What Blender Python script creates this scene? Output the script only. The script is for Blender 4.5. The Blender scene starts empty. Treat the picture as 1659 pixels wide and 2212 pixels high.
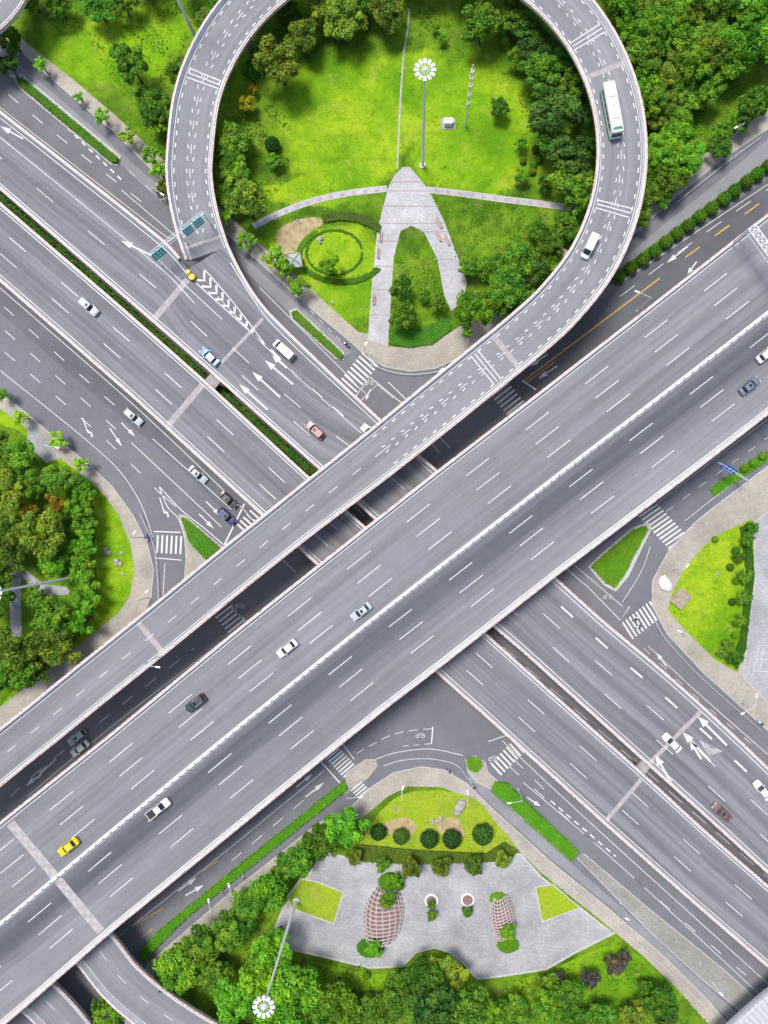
import bpy, math, random
import numpy as np
from mathutils import Vector, Matrix
from mathutils.geometry import tessellate_polygon
random.seed(7)
RNG=np.random.default_rng(11)
H=152.0; F=1475.0; CX=895.0; CY=1110.0
def P(x,y,z=0.0):
    k=(H-z)/F
    return Vector(((x-CX)*k, -(y-CY)*k, z))
scene=bpy.context.scene
COL=scene.collection

# ------------------------------------------------------------ materials
def newmat(name):
    m=bpy.data.materials.new(name); m.use_nodes=True
    nt=m.node_tree; b=nt.nodes["Principled BSDF"]
    return m,nt,b
def N(nt,t,**k):
    n=nt.nodes.new(t)
    for a,v in k.items(): setattr(n,a,v)
    return n
def c4(c): return (c[0],c[1],c[2],1)
def mixc(nt,fac,a,b,blend='MIX'):
    n=N(nt,'ShaderNodeMix',data_type='RGBA',blend_type=blend)
    for s,v in ((n.inputs[0],fac),(n.inputs[6],a),(n.inputs[7],b)):
        if hasattr(v,'is_output'): nt.links.new(v,s)
        elif isinstance(v,(int,float)): s.default_value=v
        else: s.default_value=c4(v)
    return n.outputs[2]
def ramp(nt,fac,stops,interp='LINEAR'):
    r=N(nt,'ShaderNodeValToRGB'); r.color_ramp.interpolation=interp
    el=r.color_ramp.elements
    cc=lambda c: c4(c) if not isinstance(c,(int,float)) else (c,c,c,1)
    el[0].position=stops[0][0]; el[0].color=cc(stops[0][1])
    el[1].position=stops[-1][0]; el[1].color=cc(stops[-1][1])
    for p,c in stops[1:-1]:
        e=el.new(p); e.color=cc(c)
    nt.links.new(fac,r.inputs[0]); return r.outputs[0]
def noise(nt,vec,scale,detail=4,rough=0.55,out=0):
    n=N(nt,'ShaderNodeTexNoise'); n.inputs['Scale'].default_value=scale
    n.inputs['Detail'].default_value=detail; n.inputs['Roughness'].default_value=rough
    nt.links.new(vec,n.inputs['Vector']); return n.outputs[out]
def geo(nt): return N(nt,'ShaderNodeNewGeometry').outputs['Position']
def mapping(nt,vec,scale):
    n=N(nt,'ShaderNodeMapping'); n.inputs['Scale'].default_value=scale
    nt.links.new(vec,n.inputs['Vector']); return n.outputs[0]
def math_(nt,op,a,b=None):
    n=N(nt,'ShaderNodeMath',operation=op)
    for s,v in ((n.inputs[0],a),(n.inputs[1],b)):
        if v is None: continue
        if hasattr(v,'is_output'): nt.links.new(v,s)
        else: s.default_value=v
    return n.outputs[0]
def simple(name,col,rough=0.6,metal=0.0,var=0.12,vs=1.5,coat=0):
    m,nt,b=newmat(name)
    g=geo(nt); f=noise(nt,g,vs,5)
    c=mixc(nt,ramp(nt,f,[(0.3,0.0),(0.7,1.0)]),[x*(1-var) for x in col],[min(1,x*(1+var)) for x in col])
    nt.links.new(c,b.inputs['Base Color'])
    b.inputs['Roughness'].default_value=rough; b.inputs['Metallic'].default_value=metal
    if coat: b.inputs['Coat Weight'].default_value=coat
    return m
def asphalt(name,col,bands=None,uv=True,streak=0.16,patch=0.10,lane=None):
    m,nt,b=newmat(name); g=geo(nt)
    big=noise(nt,g,0.035,4,0.6); mid=noise(nt,g,0.5,5,0.65); fine=noise(nt,g,9.0,3,0.7)
    base=mixc(nt,1.0,(0,0,0),col)
    if bands:
        u=N(nt,'ShaderNodeUVMap'); u.uv_map='UVF'; sx=N(nt,'ShaderNodeSeparateXYZ'); nt.links.new(u.outputs[0],sx.inputs[0])
        wob=noise(nt,mapping(nt,u.outputs[0],(3,0.03,1)),1.0,3,0.6)
        uu=math_(nt,'ADD',sx.outputs[0],math_(nt,'MULTIPLY',math_(nt,'SUBTRACT',wob,0.5),0.03))
        base=ramp(nt,uu,bands)
    def mul(cur,f,lo,hi,a=0.3,bb=0.7):
        r=ramp(nt,f,[(a,lo),(bb,hi)])
        return mixc(nt,1.0,cur,r,'MULTIPLY')
    cur=mul(base,big,1-patch,1+patch*0.6)
    cur=mul(cur,mid,0.94,1.05); cur=mul(cur,fine,0.86,1.12)
    if uv:
        u=N(nt,'ShaderNodeUVMap'); u.uv_map='UVM'
        s1=noise(nt,mapping(nt,u.outputs[0],(1.3,0.012,1)),1.0,4,0.6)
        s2=noise(nt,mapping(nt,u.outputs[0],(0.33,0.006,1)),1.0,2,0.5)
        cur=mul(cur,s1,1-streak,1+streak*0.7); cur=mul(cur,s2,1-streak*0.8,1+streak*0.4,0.4,0.6)
    else:
        s=noise(nt,g,0.12,6,0.7); cur=mul(cur,s,0.82,1.08)
    st=noise(nt,g,0.22,6,0.75)
    cur=mixc(nt,ramp(nt,st,[(0.66,0.0),(0.74,0.14)]),cur,(0.03,0.03,0.035))
    nt.links.new(cur,b.inputs['Base Color']); b.inputs['Roughness'].default_value=0.9
    b.inputs['Specular IOR Level'].default_value=0.3
    return m
def grasscol(nt,g,cols,sc,speck=True):
    n1=noise(nt,g,sc,7,0.62); n2=noise(nt,g,sc*6,6,0.7); n3=noise(nt,g,3.0,5,0.75); n4=noise(nt,g,0.25,5,0.6); n5=noise(nt,g,0.8,4,0.8)
    c=ramp(nt,n1,[(0.38,cols[0]),(0.48,cols[1]),(0.58,cols[2])])
    c=mixc(nt,ramp(nt,n2,[(0.45,0.0),(0.70,0.8)]),c,cols[3])
    c=mixc(nt,ramp(nt,n4,[(0.56,0.0),(0.68,0.6)]),c,cols[4])
    if speck: c=mixc(nt,ramp(nt,n5,[(0.58,0.0),(0.67,0.6)]),c,[q*0.45 for q in cols[3]])
    c=mixc(nt,1.0,c,ramp(nt,n3,[(0.25,0.6),(0.75,1.28)]),'MULTIPLY')
    return c,n3
def grassmat(name,cols,sc=0.09,lawn=None,ell=None):
    m,nt,b=newmat(name); g=geo(nt)
    c,n3=grasscol(nt,g,cols,sc)
    if ell:
        c2,_=grasscol(nt,g,lawn,0.045)
        wn=N(nt,'ShaderNodeTexNoise'); wn.inputs['Scale'].default_value=0.10; wn.inputs['Detail'].default_value=6; wn.inputs['Roughness'].default_value=0.7
        nt.links.new(g,wn.inputs['Vector'])
        vm=N(nt,'ShaderNodeVectorMath',operation='MULTIPLY_ADD'); nt.links.new(wn.outputs[1],vm.inputs[0]); vm.inputs[1].default_value=(14,14,0); nt.links.new(g,vm.inputs[2])
        tot=None
        for (x,y,rx,ry) in ell:
            p=P(x,y,0); q=N(nt,'ShaderNodeMapping',vector_type='POINT')
            k=H/F
            q.inputs['Location'].default_value=(-(p.x+7)/(rx*k),-(p.y+7)/(ry*k),0); q.inputs['Scale'].default_value=(1/(rx*k),1/(ry*k),0)
            nt.links.new(vm.outputs[0],q.inputs[0])
            ln=N(nt,'ShaderNodeVectorMath',operation='LENGTH'); nt.links.new(q.outputs[0],ln.inputs[0])
            f=ramp(nt,ln.outputs['Value'],[(0.84,1.0),(1.0,0.0)])
            tot=f if tot is None else math_(nt,'MAXIMUM',tot,f)
        c=mixc(nt,tot,c,c2)
    nt.links.new(c,b.inputs['Base Color']); b.inputs['Roughness'].default_value=0.95
    b.inputs['Specular IOR Level'].default_value=0.1
    bp=N(nt,'ShaderNodeBump'); bp.inputs['Strength'].default_value=0.8; bp.inputs['Distance'].default_value=0.25
    nt.links.new(n3,bp.inputs['Height']); nt.links.new(bp.outputs[0],b.inputs['Normal'])
    return m
def paving(name,c1,c2,mortar,scale=1.0,bw=0.6,rh=0.3,stain=(0.1,0.09,0.07),rot=0.7,ms=0.03):
    m,nt,b=newmat(name); g=geo(nt)
    mp=N(nt,'ShaderNodeMapping'); mp.inputs['Rotation'].default_value=(0,0,rot); nt.links.new(g,mp.inputs[0])
    br=N(nt,'ShaderNodeTexBrick'); nt.links.new(mp.outputs[0],br.inputs[0])
    br.inputs['Color1'].default_value=c4(c1); br.inputs['Color2'].default_value=c4(c2); br.inputs['Mortar'].default_value=c4(mortar)
    br.inputs['Scale'].default_value=scale; br.inputs['Brick Width'].default_value=bw; br.inputs['Row Height'].default_value=rh
    br.inputs['Mortar Size'].default_value=ms
    n=noise(nt,g,0.2,7,0.7); n2=noise(nt,g,2.5,5,0.7); n3=noise(nt,g,0.07,5,0.65)
    c=mixc(nt,ramp(nt,n,[(0.42,0.0),(0.65,0.8)]),br.outputs[0],stain)
    c=mixc(nt,1.0,c,ramp(nt,n2,[(0.3,0.78),(0.7,1.16)]),'MULTIPLY')
    c=mixc(nt,1.0,c,ramp(nt,n3,[(0.35,0.8),(0.65,1.12)]),'MULTIPLY')
    nt.links.new(c,b.inputs['Base Color']); b.inputs['Roughness'].default_value=0.85
    return m
def leafmat(name,dark,light,trans=0.3):
    m,nt,b=newmat(name)
    a=N(nt,'ShaderNodeAttribute'); a.attribute_name='lc'
    oi=N(nt,'ShaderNodeObjectInfo')
    g=geo(nt)
    yel=[min(1,light[0]*1.12),light[1]*1.06,light[2]*0.9]; grn=[light[0]*0.62,light[1]*0.88,light[2]*1.3]
    lt=mixc(nt,ramp(nt,noise(nt,g,0.35,3,0.6),[(0.38,0.0),(0.62,1.0)]),grn,yel)
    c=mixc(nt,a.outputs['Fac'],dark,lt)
    hs=N(nt,'ShaderNodeHueSaturation'); nt.links.new(c,hs.inputs['Color'])
    mr=N(nt,'ShaderNodeMapRange'); mr.inputs[3].default_value=0.488; mr.inputs[4].default_value=0.520
    nt.links.new(oi.outputs['Random'],mr.inputs[0]); nt.links.new(mr.outputs[0],hs.inputs['Hue'])
    mv=N(nt,'ShaderNodeMapRange'); mv.inputs[3].default_value=0.72; mv.inputs[4].default_value=1.3
    r2=math_(nt,'FRACT',math_(nt,'MULTIPLY',oi.outputs['Random'],7.31))
    nt.links.new(r2,mv.inputs[0]); nt.links.new(mv.outputs[0],hs.inputs['Value'])
    nt.links.new(hs.outputs[0],b.inputs['Base Color']); b.inputs['Roughness'].default_value=0.65
    b.inputs['Specular IOR Level'].default_value=0.2
    tr=N(nt,'ShaderNodeBsdfTranslucent'); nt.links.new(hs.outputs[0],tr.inputs[0])
    mx=N(nt,'ShaderNodeMixShader'); mx.inputs[0].default_value=trans
    out=[n for n in nt.nodes if n.type=='OUTPUT_MATERIAL'][0]
    nt.links.new(b.outputs[0],mx.inputs[1]); nt.links.new(tr.outputs[0],mx.inputs[2]); nt.links.new(mx.outputs[0],out.inputs[0])
    return m

M={}
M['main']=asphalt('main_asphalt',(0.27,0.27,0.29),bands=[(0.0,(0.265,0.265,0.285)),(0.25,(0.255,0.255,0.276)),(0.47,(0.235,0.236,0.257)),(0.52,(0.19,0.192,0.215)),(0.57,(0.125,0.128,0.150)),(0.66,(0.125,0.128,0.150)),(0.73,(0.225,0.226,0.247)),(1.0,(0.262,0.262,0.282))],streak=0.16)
M['via']=asphalt('viaduct_asphalt',(0.228,0.229,0.252),streak=0.24)
M['ramp']=asphalt('ramp_asphalt',(0.265,0.266,0.287),streak=0.14)
M['gr']=asphalt('ground_asphalt',(0.195,0.197,0.22),uv=False)
M['grd']=asphalt('dark_asphalt',(0.135,0.139,0.158),uv=False,patch=0.2)
M['grs']=asphalt('shade_lifted_asphalt',(0.21,0.214,0.235),uv=False,patch=0.15)  # strip between the decks: colour lightened to offset the deep deck shade
M['grm']=asphalt('mid_asphalt',(0.160,0.163,0.183),uv=False,patch=0.15)
M['grl']=asphalt('light_asphalt',(0.28,0.28,0.297),uv=False)
M['conc']=simple('concrete',(0.36,0.36,0.36),0.85,var=0.2,vs=0.6)
M['par']=simple('parapet_concrete',(0.68,0.68,0.68),0.8,var=0.14,vs=0.8)
M['joint']=simple('joint_concrete',(0.40,0.37,0.365),0.85,var=0.18,vs=1.2)
M['kerb']=simple('kerb_stone',(0.5,0.49,0.47),0.8,var=0.15)
def flowermat():
    m,nt,b=newmat('planter_flowers'); g=geo(nt)
    n=noise(nt,g,2.2,4,0.7)
    c=ramp(nt,n,[(0.36,(0.16,0.20,0.10)),(0.44,(0.58,0.40,0.37)),(0.55,(0.68,0.47,0.44)),(0.62,(0.72,0.66,0.64))])
    nt.links.new(c,b.inputs['Base Color']); return m
M['flower']=flowermat()
def paintmat(name,col,wear):
    m,nt,b=newmat(name); g=geo(nt)
    n=noise(nt,g,1.6,6,0.75); n2=noise(nt,g,0.08,3)
    c=mixc(nt,ramp(nt,n,[(0.52,0.0),(0.75,wear)]),col,(0.28,0.28,0.30))
    c=mixc(nt,1.0,c,ramp(nt,n2,[(0.3,0.8),(0.7,1.0)]),'MULTIPLY')
    nt.links.new(c,b.inputs['Base Color']); b.inputs['Roughness'].default_value=0.6; return m
M['white']=paintmat('white_road_paint',(0.76,0.76,0.76),0.7)
M['faded']=paintmat('faded_road_paint',(0.50,0.50,0.52),0.9)
M['yellow']=paintmat('yellow_road_paint',(0.75,0.42,0.05),0.4)
LAWN=[(0.13,0.31,0.010),(0.24,0.45,0.013),(0.37,0.53,0.022),(0.13,0.31,0.010),(0.37,0.44,0.06)]
ROUGH=[(0.07,0.155,0.012),(0.13,0.27,0.013),(0.20,0.35,0.02),(0.055,0.135,0.012),(0.20,0.21,0.05)]
M['lawn']=grassmat('lawn',LAWN,0.045)
M['grass']=grassmat('rough_grass',ROUGH,0.07)
M['ngrass']=grassmat('park_grass',ROUGH,0.07,LAWN,[(745,265,150,170),(870,210,130,110),(1010,280,145,150),(700,590,150,120),(680,420,110,40),(230,110,150,90),(350,60,70,60),(1010,380,120,50)])
M['lime']=grassmat('lime_lawn',[(0.30,0.42,0.035),(0.38,0.48,0.035),(0.34,0.48,0.025),(0.26,0.38,0.025),(0.44,0.41,0.12)],0.1)
M['soil']=simple('bare_soil',(0.42,0.33,0.18),0.95,var=0.3,vs=0.8)
M['tan']=paving('tan_paving',(0.50,0.43,0.34),(0.46,0.43,0.38),(0.36,0.33,0.28),0.8,stain=(0.33,0.31,0.27))
M['grey']=paving('grey_paving',(0.45,0.45,0.46),(0.41,0.41,0.42),(0.37,0.37,0.38),0.4,stain=(0.31,0.31,0.32),rot=0.1,ms=0.02)
M['plaza']=paving('plaza_paving',(0.56,0.55,0.565),(0.52,0.51,0.525),(0.45,0.43,0.44),0.45,1.2,0.6,stain=(0.42,0.41,0.42),rot=0.08,ms=0.02)
M['verge']=paving('block_verge',(0.34,0.33,0.31),(0.40,0.39,0.37),(0.19,0.20,0.16),0.9,stain=(0.25,0.24,0.20))
M['pinkpave']=simple('pink_paving',(0.48,0.33,0.31),0.85)
M['trunk']=simple('bark',(0.10,0.075,0.05),0.9)
LM={}
LM['dark']=leafmat('leaf_dark',(0.025,0.075,0.012),(0.13,0.26,0.03))
LM['mid']=leafmat('leaf_mid',(0.04,0.125,0.008),(0.23,0.41,0.028))
LM['bright']=leafmat('leaf_bright',(0.06,0.19,0.008),(0.29,0.54,0.028))
LM['lime']=leafmat('leaf_lime',(0.16,0.36,0.01),(0.42,0.70,0.05))
LM['olive']=leafmat('leaf_olive',(0.07,0.12,0.012),(0.31,0.40,0.03))
LM['autumn']=leafmat('leaf_autumn',(0.26,0.20,0.01),(0.62,0.47,0.03))
LM['purple']=leafmat('leaf_purple',(0.06,0.05,0.035),(0.20,0.16,0.11))
LM['hedge']=leafmat('leaf_hedge',(0.08,0.23,0.008),(0.32,0.56,0.025))
M['glass']=simple('dark_glass',(0.02,0.025,0.03),0.15,var=0.0)
M['tyre']=simple('tyre_rubber',(0.02,0.02,0.02),0.8)
M['blackp']=simple('black_trim',(0.03,0.03,0.03),0.5)
M['lampw']=simple('lamp_lens',(0.8,0.8,0.78),0.2)
M['lampr']=simple('tail_lens',(0.45,0.02,0.02),0.3)
M['steel']=simple('painted_steel',(0.66,0.69,0.72),0.45,var=0.06)
M['whitep']=simple('white_coating',(0.85,0.85,0.85),0.5,var=0.05)
M['green_sign']=simple('green_sign_face',(0.0,0.40,0.40),0.5,var=0.03)
M['blue_sign']=simple('blue_sign_face',(0.02,0.13,0.55),0.5,var=0.03)
M['crash']=simple('yellow_plastic',(0.75,0.5,0.02),0.5)
M['rock']=simple('rock',(0.40,0.38,0.35),0.9,var=0.35,vs=1.5)
M['rust']=simple('rust_red_steel',(0.24,0.15,0.13),0.7,var=0.2)
M['wood']=simple('weathered_wood',(0.38,0.32,0.25),0.8,var=0.3)
M['skin']=simple('skin',(0.45,0.28,0.2),0.6)
M['cloth1']=simple('blue_cloth',(0.05,0.10,0.25),0.8)
M['helmet']=simple('helmet',(0.55,0.1,0.05),0.4)

# ------------------------------------------------------------ mesh builder
class MB:
    def __init__(s): s.v=[];s.f=[];s.m=[];s.uv=[];s.lc=None
    def add(s,vs,fs,mi=0,uvs=None):
        o=len(s.v); s.v.extend([tuple(p) for p in vs])
        for f in fs: s.f.append(tuple(i+o for i in f)); s.m.append(mi)
        s.uv.extend(uvs if uvs else [(0,0,0)]*len(vs))
    def box(s,c,size,mi=0,rot=0.0,taper=1.0,mat=None):
        hx,hy,hz=[q/2 for q in size]
        vs=[]
        for z,t in((-hz,1),(hz,taper)):
            for x,y in((-hx,-hy),(hx,-hy),(hx,hy),(-hx,hy)):
                vs.append(Vector((x*t,y*t,z)))
        R=mat if mat else Matrix.Rotation(rot,3,'Z')
        vs=[R@q+Vector(c) for q in vs]
        s.add(vs,[(0,3,2,1),(4,5,6,7),(0,1,5,4),(1,2,6,5),(2,3,7,6),(3,0,4,7)],mi)
    def tube(s,pts,r0,r1=None,n=8,mi=0,cap=True):
        if r1 is None: r1=r0
        pts=[Vector(p) for p in pts]; k=len(pts); vs=[]
        for i,p in enumerate(pts):
            d=(pts[min(i+1,k-1)]-pts[max(i-1,0)]).normalized()
            a=Vector((0,0,1)) if abs(d.z)<0.9 else Vector((1,0,0))
            t=d.cross(a).normalized(); b=d.cross(t)
            r=r0+(r1-r0)*i/(k-1)
            for j in range(n):
                an=2*math.pi*j/n; vs.append(p+t*math.cos(an)*r+b*math.sin(an)*r)
        fs=[]
        for i in range(k-1):
            for j in range(n):
                fs.append((i*n+j,i*n+(j+1)%n,(i+1)*n+(j+1)%n,(i+1)*n+j))
        if cap: fs.append(tuple(range(n-1,-1,-1))); fs.append(tuple((k-1)*n+j for j in range(n)))
        s.add(vs,fs,mi)
    def blob(s,c,r,mi=0,seed=0,jit=0.2,nu=9,nv=6,lowflat=True):
        rr=np.random.default_rng(seed); vs=[];fs=[]
        for i in range(nv+1):
            th=math.pi*i/nv
            for j in range(nu):
                ph=2*math.pi*j/nu; q=1+rr.uniform(-jit,jit)
                vs.append((c[0]+r[0]*math.sin(th)*math.cos(ph)*q,c[1]+r[1]*math.sin(th)*math.sin(ph)*q,c[2]+r[2]*math.cos(th)*q))
        for i in range(nv):
            for j in range(nu): fs.append((i*nu+j,(i+1)*nu+j,(i+1)*nu+(j+1)%nu,i*nu+(j+1)%nu))
        s.add(vs,fs,mi)
    def mesh(s,name,mats,smooth=False):
        me=bpy.data.meshes.new(name); me.from_pydata(s.v,[],s.f)
        for m in mats: me.materials.append(m)
        me.polygons.foreach_set('material_index',s.m)
        if smooth: me.polygons.foreach_set('use_smooth',[True]*len(s.f))
        return me
    def obj(s,name,mats,smooth=False,uv=False):
        me=s.mesh(name,mats,smooth)
        if uv:
            li=np.zeros(len(me.loops),dtype=np.int32); me.loops.foreach_get('vertex_index',li)
            U=np.array(s.uv,dtype=np.float32)
            me.uv_layers.new(name='UVF'); me.uv_layers.new(name='UVM')
            me.uv_layers['UVF'].data.foreach_set('uv',np.stack([U[li,0],U[li,1]],1).ravel())
            me.uv_layers['UVM'].data.foreach_set('uv',np.stack([U[li,2],U[li,1]],1).ravel())
        o=bpy.data.objects.new(name,me); COL.objects.link(o); return o
def place(me,name,loc,rz=0.0,sc=1.0):
    o=bpy.data.objects.new(name,me); o.location=loc; o.rotation_euler=(0,0,rz)
    o.scale=(sc,sc,sc) if isinstance(sc,(int,float)) else sc
    COL.objects.link(o); return o

def catmull(pts,n=8,closed=False):
    out=[]; k=len(pts); P2=[Vector(p) for p in pts]
    rng_=range(k) if closed else range(k-1)
    for i in rng_:
        if closed: a,b,c,d=P2[(i-1)%k],P2[i],P2[(i+1)%k],P2[(i+2)%k]
        else: a,b,c,d=P2[max(i-1,0)],P2[i],P2[i+1],P2[min(i+2,k-1)]
        for j in range(n):
            t=j/n
            out.append(0.5*((2*b)+(c-a)*t+(2*a-5*b+4*c-d)*t*t+(3*b-a-3*c+d)*t**3))
    if not closed: out.append(P2[-1])
    return out
def poly(name,pts,z,mat,h=0.0,kerb=True,smooth=0,kw=0.18):
    """flat polygon at z (photo-measured ground points); h>0 gives a kerb face down"""
    p=[(x,y) for x,y in pts]
    if smooth: p=[(q[0],q[1]) for q in catmull(p,smooth,True)]
    w=[P(x,y,0) for x,y in p]
    top=[Vector((q.x,q.y,z)) for q in w]
    tris=tessellate_polygon([top])
    mb=MB()
    area=sum(w[i].x*w[(i+1)%len(w)].y-w[(i+1)%len(w)].x*w[i].y for i in range(len(w)))
    fs=[]
    for t in tris:
        a,b,c=[top[i] for i in t]
        fs.append(tuple(t) if (b-a).cross(c-a).z>0 else tuple(reversed(t)))
    mb.add(top,fs,0)
    if h>0:
        n=len(top)
        bot=[Vector((q.x,q.y,z-h)) for q in top]
        mb.add(top+bot,[(i,(i+1)%n,n+(i+1)%n,n+i) if area<0 else ((i+1)%n,i,n+i,n+(i+1)%n) for i in range(n)],1)
        if kerb:
            ins=[]
            sgn=1 if area>0 else -1
            for i in range(n):
                d=(top[(i+1)%n]-top[i-1]); d.z=0
                if d.length<1e-6: d=Vector((1,0,0))
                d.normalize(); ins.append(top[i]+Vector((-d.y,d.x,0))*kw*sgn)
            up=Vector((0,0,0.012))
            mb.add([q+up for q in top]+[q+up for q in ins],[(i,(i+1)%n,n+(i+1)%n,n+i) if sgn>0 else ((i+1)%n,i,n+i,n+(i+1)%n) for i in range(n)],1)
    return mb.obj(name,[mat,M['kerb']])

# ------------------------------------------------------------ polyline helpers
def cum(pts):
    s=[0.0]
    for a,b in zip(pts[:-1],pts[1:]): s.append(s[-1]+(b-a).length)
    return s
def at(pts,s,S=None):
    S=S or cum(pts)
    if s<=0: return pts[0]
    for i in range(len(S)-1):
        if s<=S[i+1]:
            t=(s-S[i])/max(1e-9,S[i+1]-S[i]); return pts[i].lerp(pts[i+1],t)
    return pts[-1]
def sub(pts,s0,s1):
    S=cum(pts); out=[at(pts,s0,S)]
    for q,ss in zip(pts,S):
        if s0<ss<s1: out.append(q)
    out.append(at(pts,s1,S)); return out
WM=MB()  # markings: 0 white 1 yellow 2 faded 3 joint
MZ=0.02
def ribbon(pts,w,mi=0,dz=MZ,mb=None):
    mb=mb or WM; n=len(pts); vs=[]
    for i,p in enumerate(pts):
        d=pts[min(i+1,n-1)]-pts[max(i-1,0)]; d.z=0; d.normalize()
        nn=Vector((-d.y,d.x,0))*w/2; u=Vector((0,0,dz))
        vs+= [p+nn+u,p-nn+u]
    mb.add(vs,[(2*i,2*i+1,2*i+3,2*i+2) for i in range(n-1)],mi)
def dashes(pts,dash,gap,w,mi=0,phase=0.0,dz=MZ):
    L=cum(pts)[-1]; s=-phase
    while s<L:
        a=max(0,s); b=min(L,s+dash)
        if b-a>0.2: ribbon(sub(pts,a,b),w,mi,dz)
        s+=dash+gap
def G(pts,z=0.03,sm=0):
    q=catmull(pts,sm) if sm else pts
    return [P(p[0],p[1],z) for p in q]
GZ=0.045
def gline(pts,w=0.16,mi=0,sm=6,z=GZ): ribbon(G(pts,z,sm),w,mi)
def gdash(pts,d=3,g=4,w=0.16,mi=0,sm=6,z=GZ,phase=0): dashes(G(pts,z,sm),d,g,w,mi,phase)
def mpoly(pts3,mi=0,dz=MZ):
    vs=[p+Vector((0,0,dz)) for p in pts3]
    tr=tessellate_polygon([vs]); fs=[]
    for t in tr:
        a,b,c=[vs[i] for i in t]; fs.append(tuple(t) if (b-a).cross(c-a).z>0 else tuple(reversed(t)))
    WM.add(vs,fs,mi)
def arrow(x,y,tx,ty,z=GZ,w=1.0,kind='s',mi=0):
    """arrow from tail (x,y) to tip (tx,ty)"""
    a=P(x,y,z);b=P(tx,ty,z); d=b-a; L=d.length; d.normalize(); n=Vector((-d.y,d.x,0))
    hl=min(2.4,L*0.42)
    def q(s,o): return a+d*s+n*o*w
    if kind=='s':
        mpoly([q(0,0.12),q(0,-0.12),q(L-hl,-0.12),q(L-hl,-0.45),q(L,0),q(L-hl,0.45),q(L-hl,0.12)],mi,MZ+0.004)
    else:
        sg=1 if kind=='l' else -1
        mpoly([q(0,0.11),q(0,-0.11),q(L*.8,-0.11),q(L*.8,0.11)],mi,MZ+0.004)
        mpoly([q(L*.62,0.1*sg),q(L*.75,0.1*sg),q(L*.88,.55*sg),q(L*.78,.62*sg)],mi,MZ+0.008)
        mpoly([q(L*.70,.85*sg),q(L*1.05,.75*sg),q(L*.97,.30*sg)],mi,MZ+0.012)
def crosswalk(a,b,length,z=GZ,w=0.42,gap=0.62,mi=0,ang=None):
    A=P(a[0],a[1],z);B=P(b[0],b[1],z); d=B-A; L=d.length; d.normalize(); n=Vector((-d.y,d.x,0))
    if ang is not None: n=Vector((math.cos(ang),math.sin(ang),0))
    s=0
    while s<L:
        c=A+d*(s+w/2)
        ribbon([c-n*length/2,c+n*length/2],w,mi)
        s+=w+gap

# ------------------------------------------------------------ base ground
mb=MB(); S=2500; mb.add([(-S,-S,0),(S,-S,0),(S,S,0),(-S,S,0)],[(0,1,2,3)])
mb.obj('ground',[M['grass']])
poly('ground_road',[(-300,-250),(1950,-250),(1950,2450),(-300,2450)],0.02,M['gr'])
poly('north_east_road',[(1080,808),(1130,770),(1320,630),(1659,385),(1900,200),(1900,470),(1659,640),(1200,1000)],0.028,M['grd'])
poly('underpass_road',[(780,1060),(1080,808),(1200,1000),(900,1250),(500,1500),(60,1850),(-200,1900),(-200,1750),(60,1690),(480,1330)],0.0285,M['grs'])
poly('resurfaced_lane',[(-150,480),(0,605),(300,872),(560,1115),(530,1150),(390,1010),(200,850),(0,675),(-150,550)],0.032,M['grm'])
poly('cycle_road',[(1300,590),(1345,560),(1440,480),(1560,385),(1659,300),(1850,160),(1850,215),(1659,352),(1570,420),(1440,520),(1340,590),(1300,620)],0.036,M['grl'])
poly('north_west_cycle_road',[(-150,-30),(0,105),(90,180),(200,275),(290,355),(400,450),(500,530),(600,620),(700,705),(760,760),(740,775),(640,690),(600,650),(490,550),(400,480),(330,420),(250,345),(90,210),(0,140),(-150,15)],0.036,M['grl'])

NS=[(-160,-60),(0,75),(30,100),(150,205),(250,290),(335,375),(480,498),(560,568),(640,640),(700,692),(760,742),(790,770),(830,793),(885,803),(940,797),(985,778),(1025,748),(1150,670),(1290,575),(1400,480),(1455,430),(1560,345),(1659,280),(1850,140),(1850,-420),(-160,-420)]
poly('north_sidewalk',NS,0.14,M['tan'],0.12)
NG=[(-160,-95),(0,40),(60,95),(150,165),(250,250),(335,330),(490,462),(570,535),(660,612),(715,665),(775,718),(800,722),(838,748),(880,752),(930,742),(970,720),(1000,700),(1120,650),(1280,545),(1390,450),(1440,400),(1540,320),(1659,235),(1850,90),(1850,-400),(-160,-400)]
poly('north_park_grass',NG,0.165,M['ngrass'],0.02,kerb=False)
poly('soil_patch',[(600,500),(630,480),(675,470),(700,482),(665,505),(640,540),(618,560),(600,535)],0.19,M['soil'],smooth=5)

LS=[(-160,700),(0,848),(60,893),(120,945),(190,1000),(245,1052),(290,1115),(320,1175),(333,1230),(328,1290),(300,1345),(250,1390),(170,1460),(60,1560),(-160,1750)]
poly('west_sidewalk',LS,0.14,M['tan'],0.12)
poly('park_lawn',[(-160,745),(0,882),(45,915),(100,965),(180,1028),(225,1068),(258,1115),(282,1175),(291,1230),(280,1290),(255,1325),(180,1385),(90,1455),(0,1528),(-160,1655)],0.165,M['lawn'],0.02,kerb=False)
poly('west_park_grass',[(-160,900),(10,920),(60,945),(140,1010),(200,1080),(205,1200),(210,1300),(150,1400),(40,1480),(-160,1640)],0.18,M['grass'],smooth=4)
poly('west_path',[(18,1205),(45,1205),(48,1390),(25,1390)],0.19,M['grey'])
poly('west_path',[(50,1225),(95,1262),(150,1268),(150,1285),(90,1285),(45,1245)],0.192,M['grey'])
poly('west_plaza',[(60,915),(110,955),(130,990),(100,1000),(60,960)],0.19,M['grey'])

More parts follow.
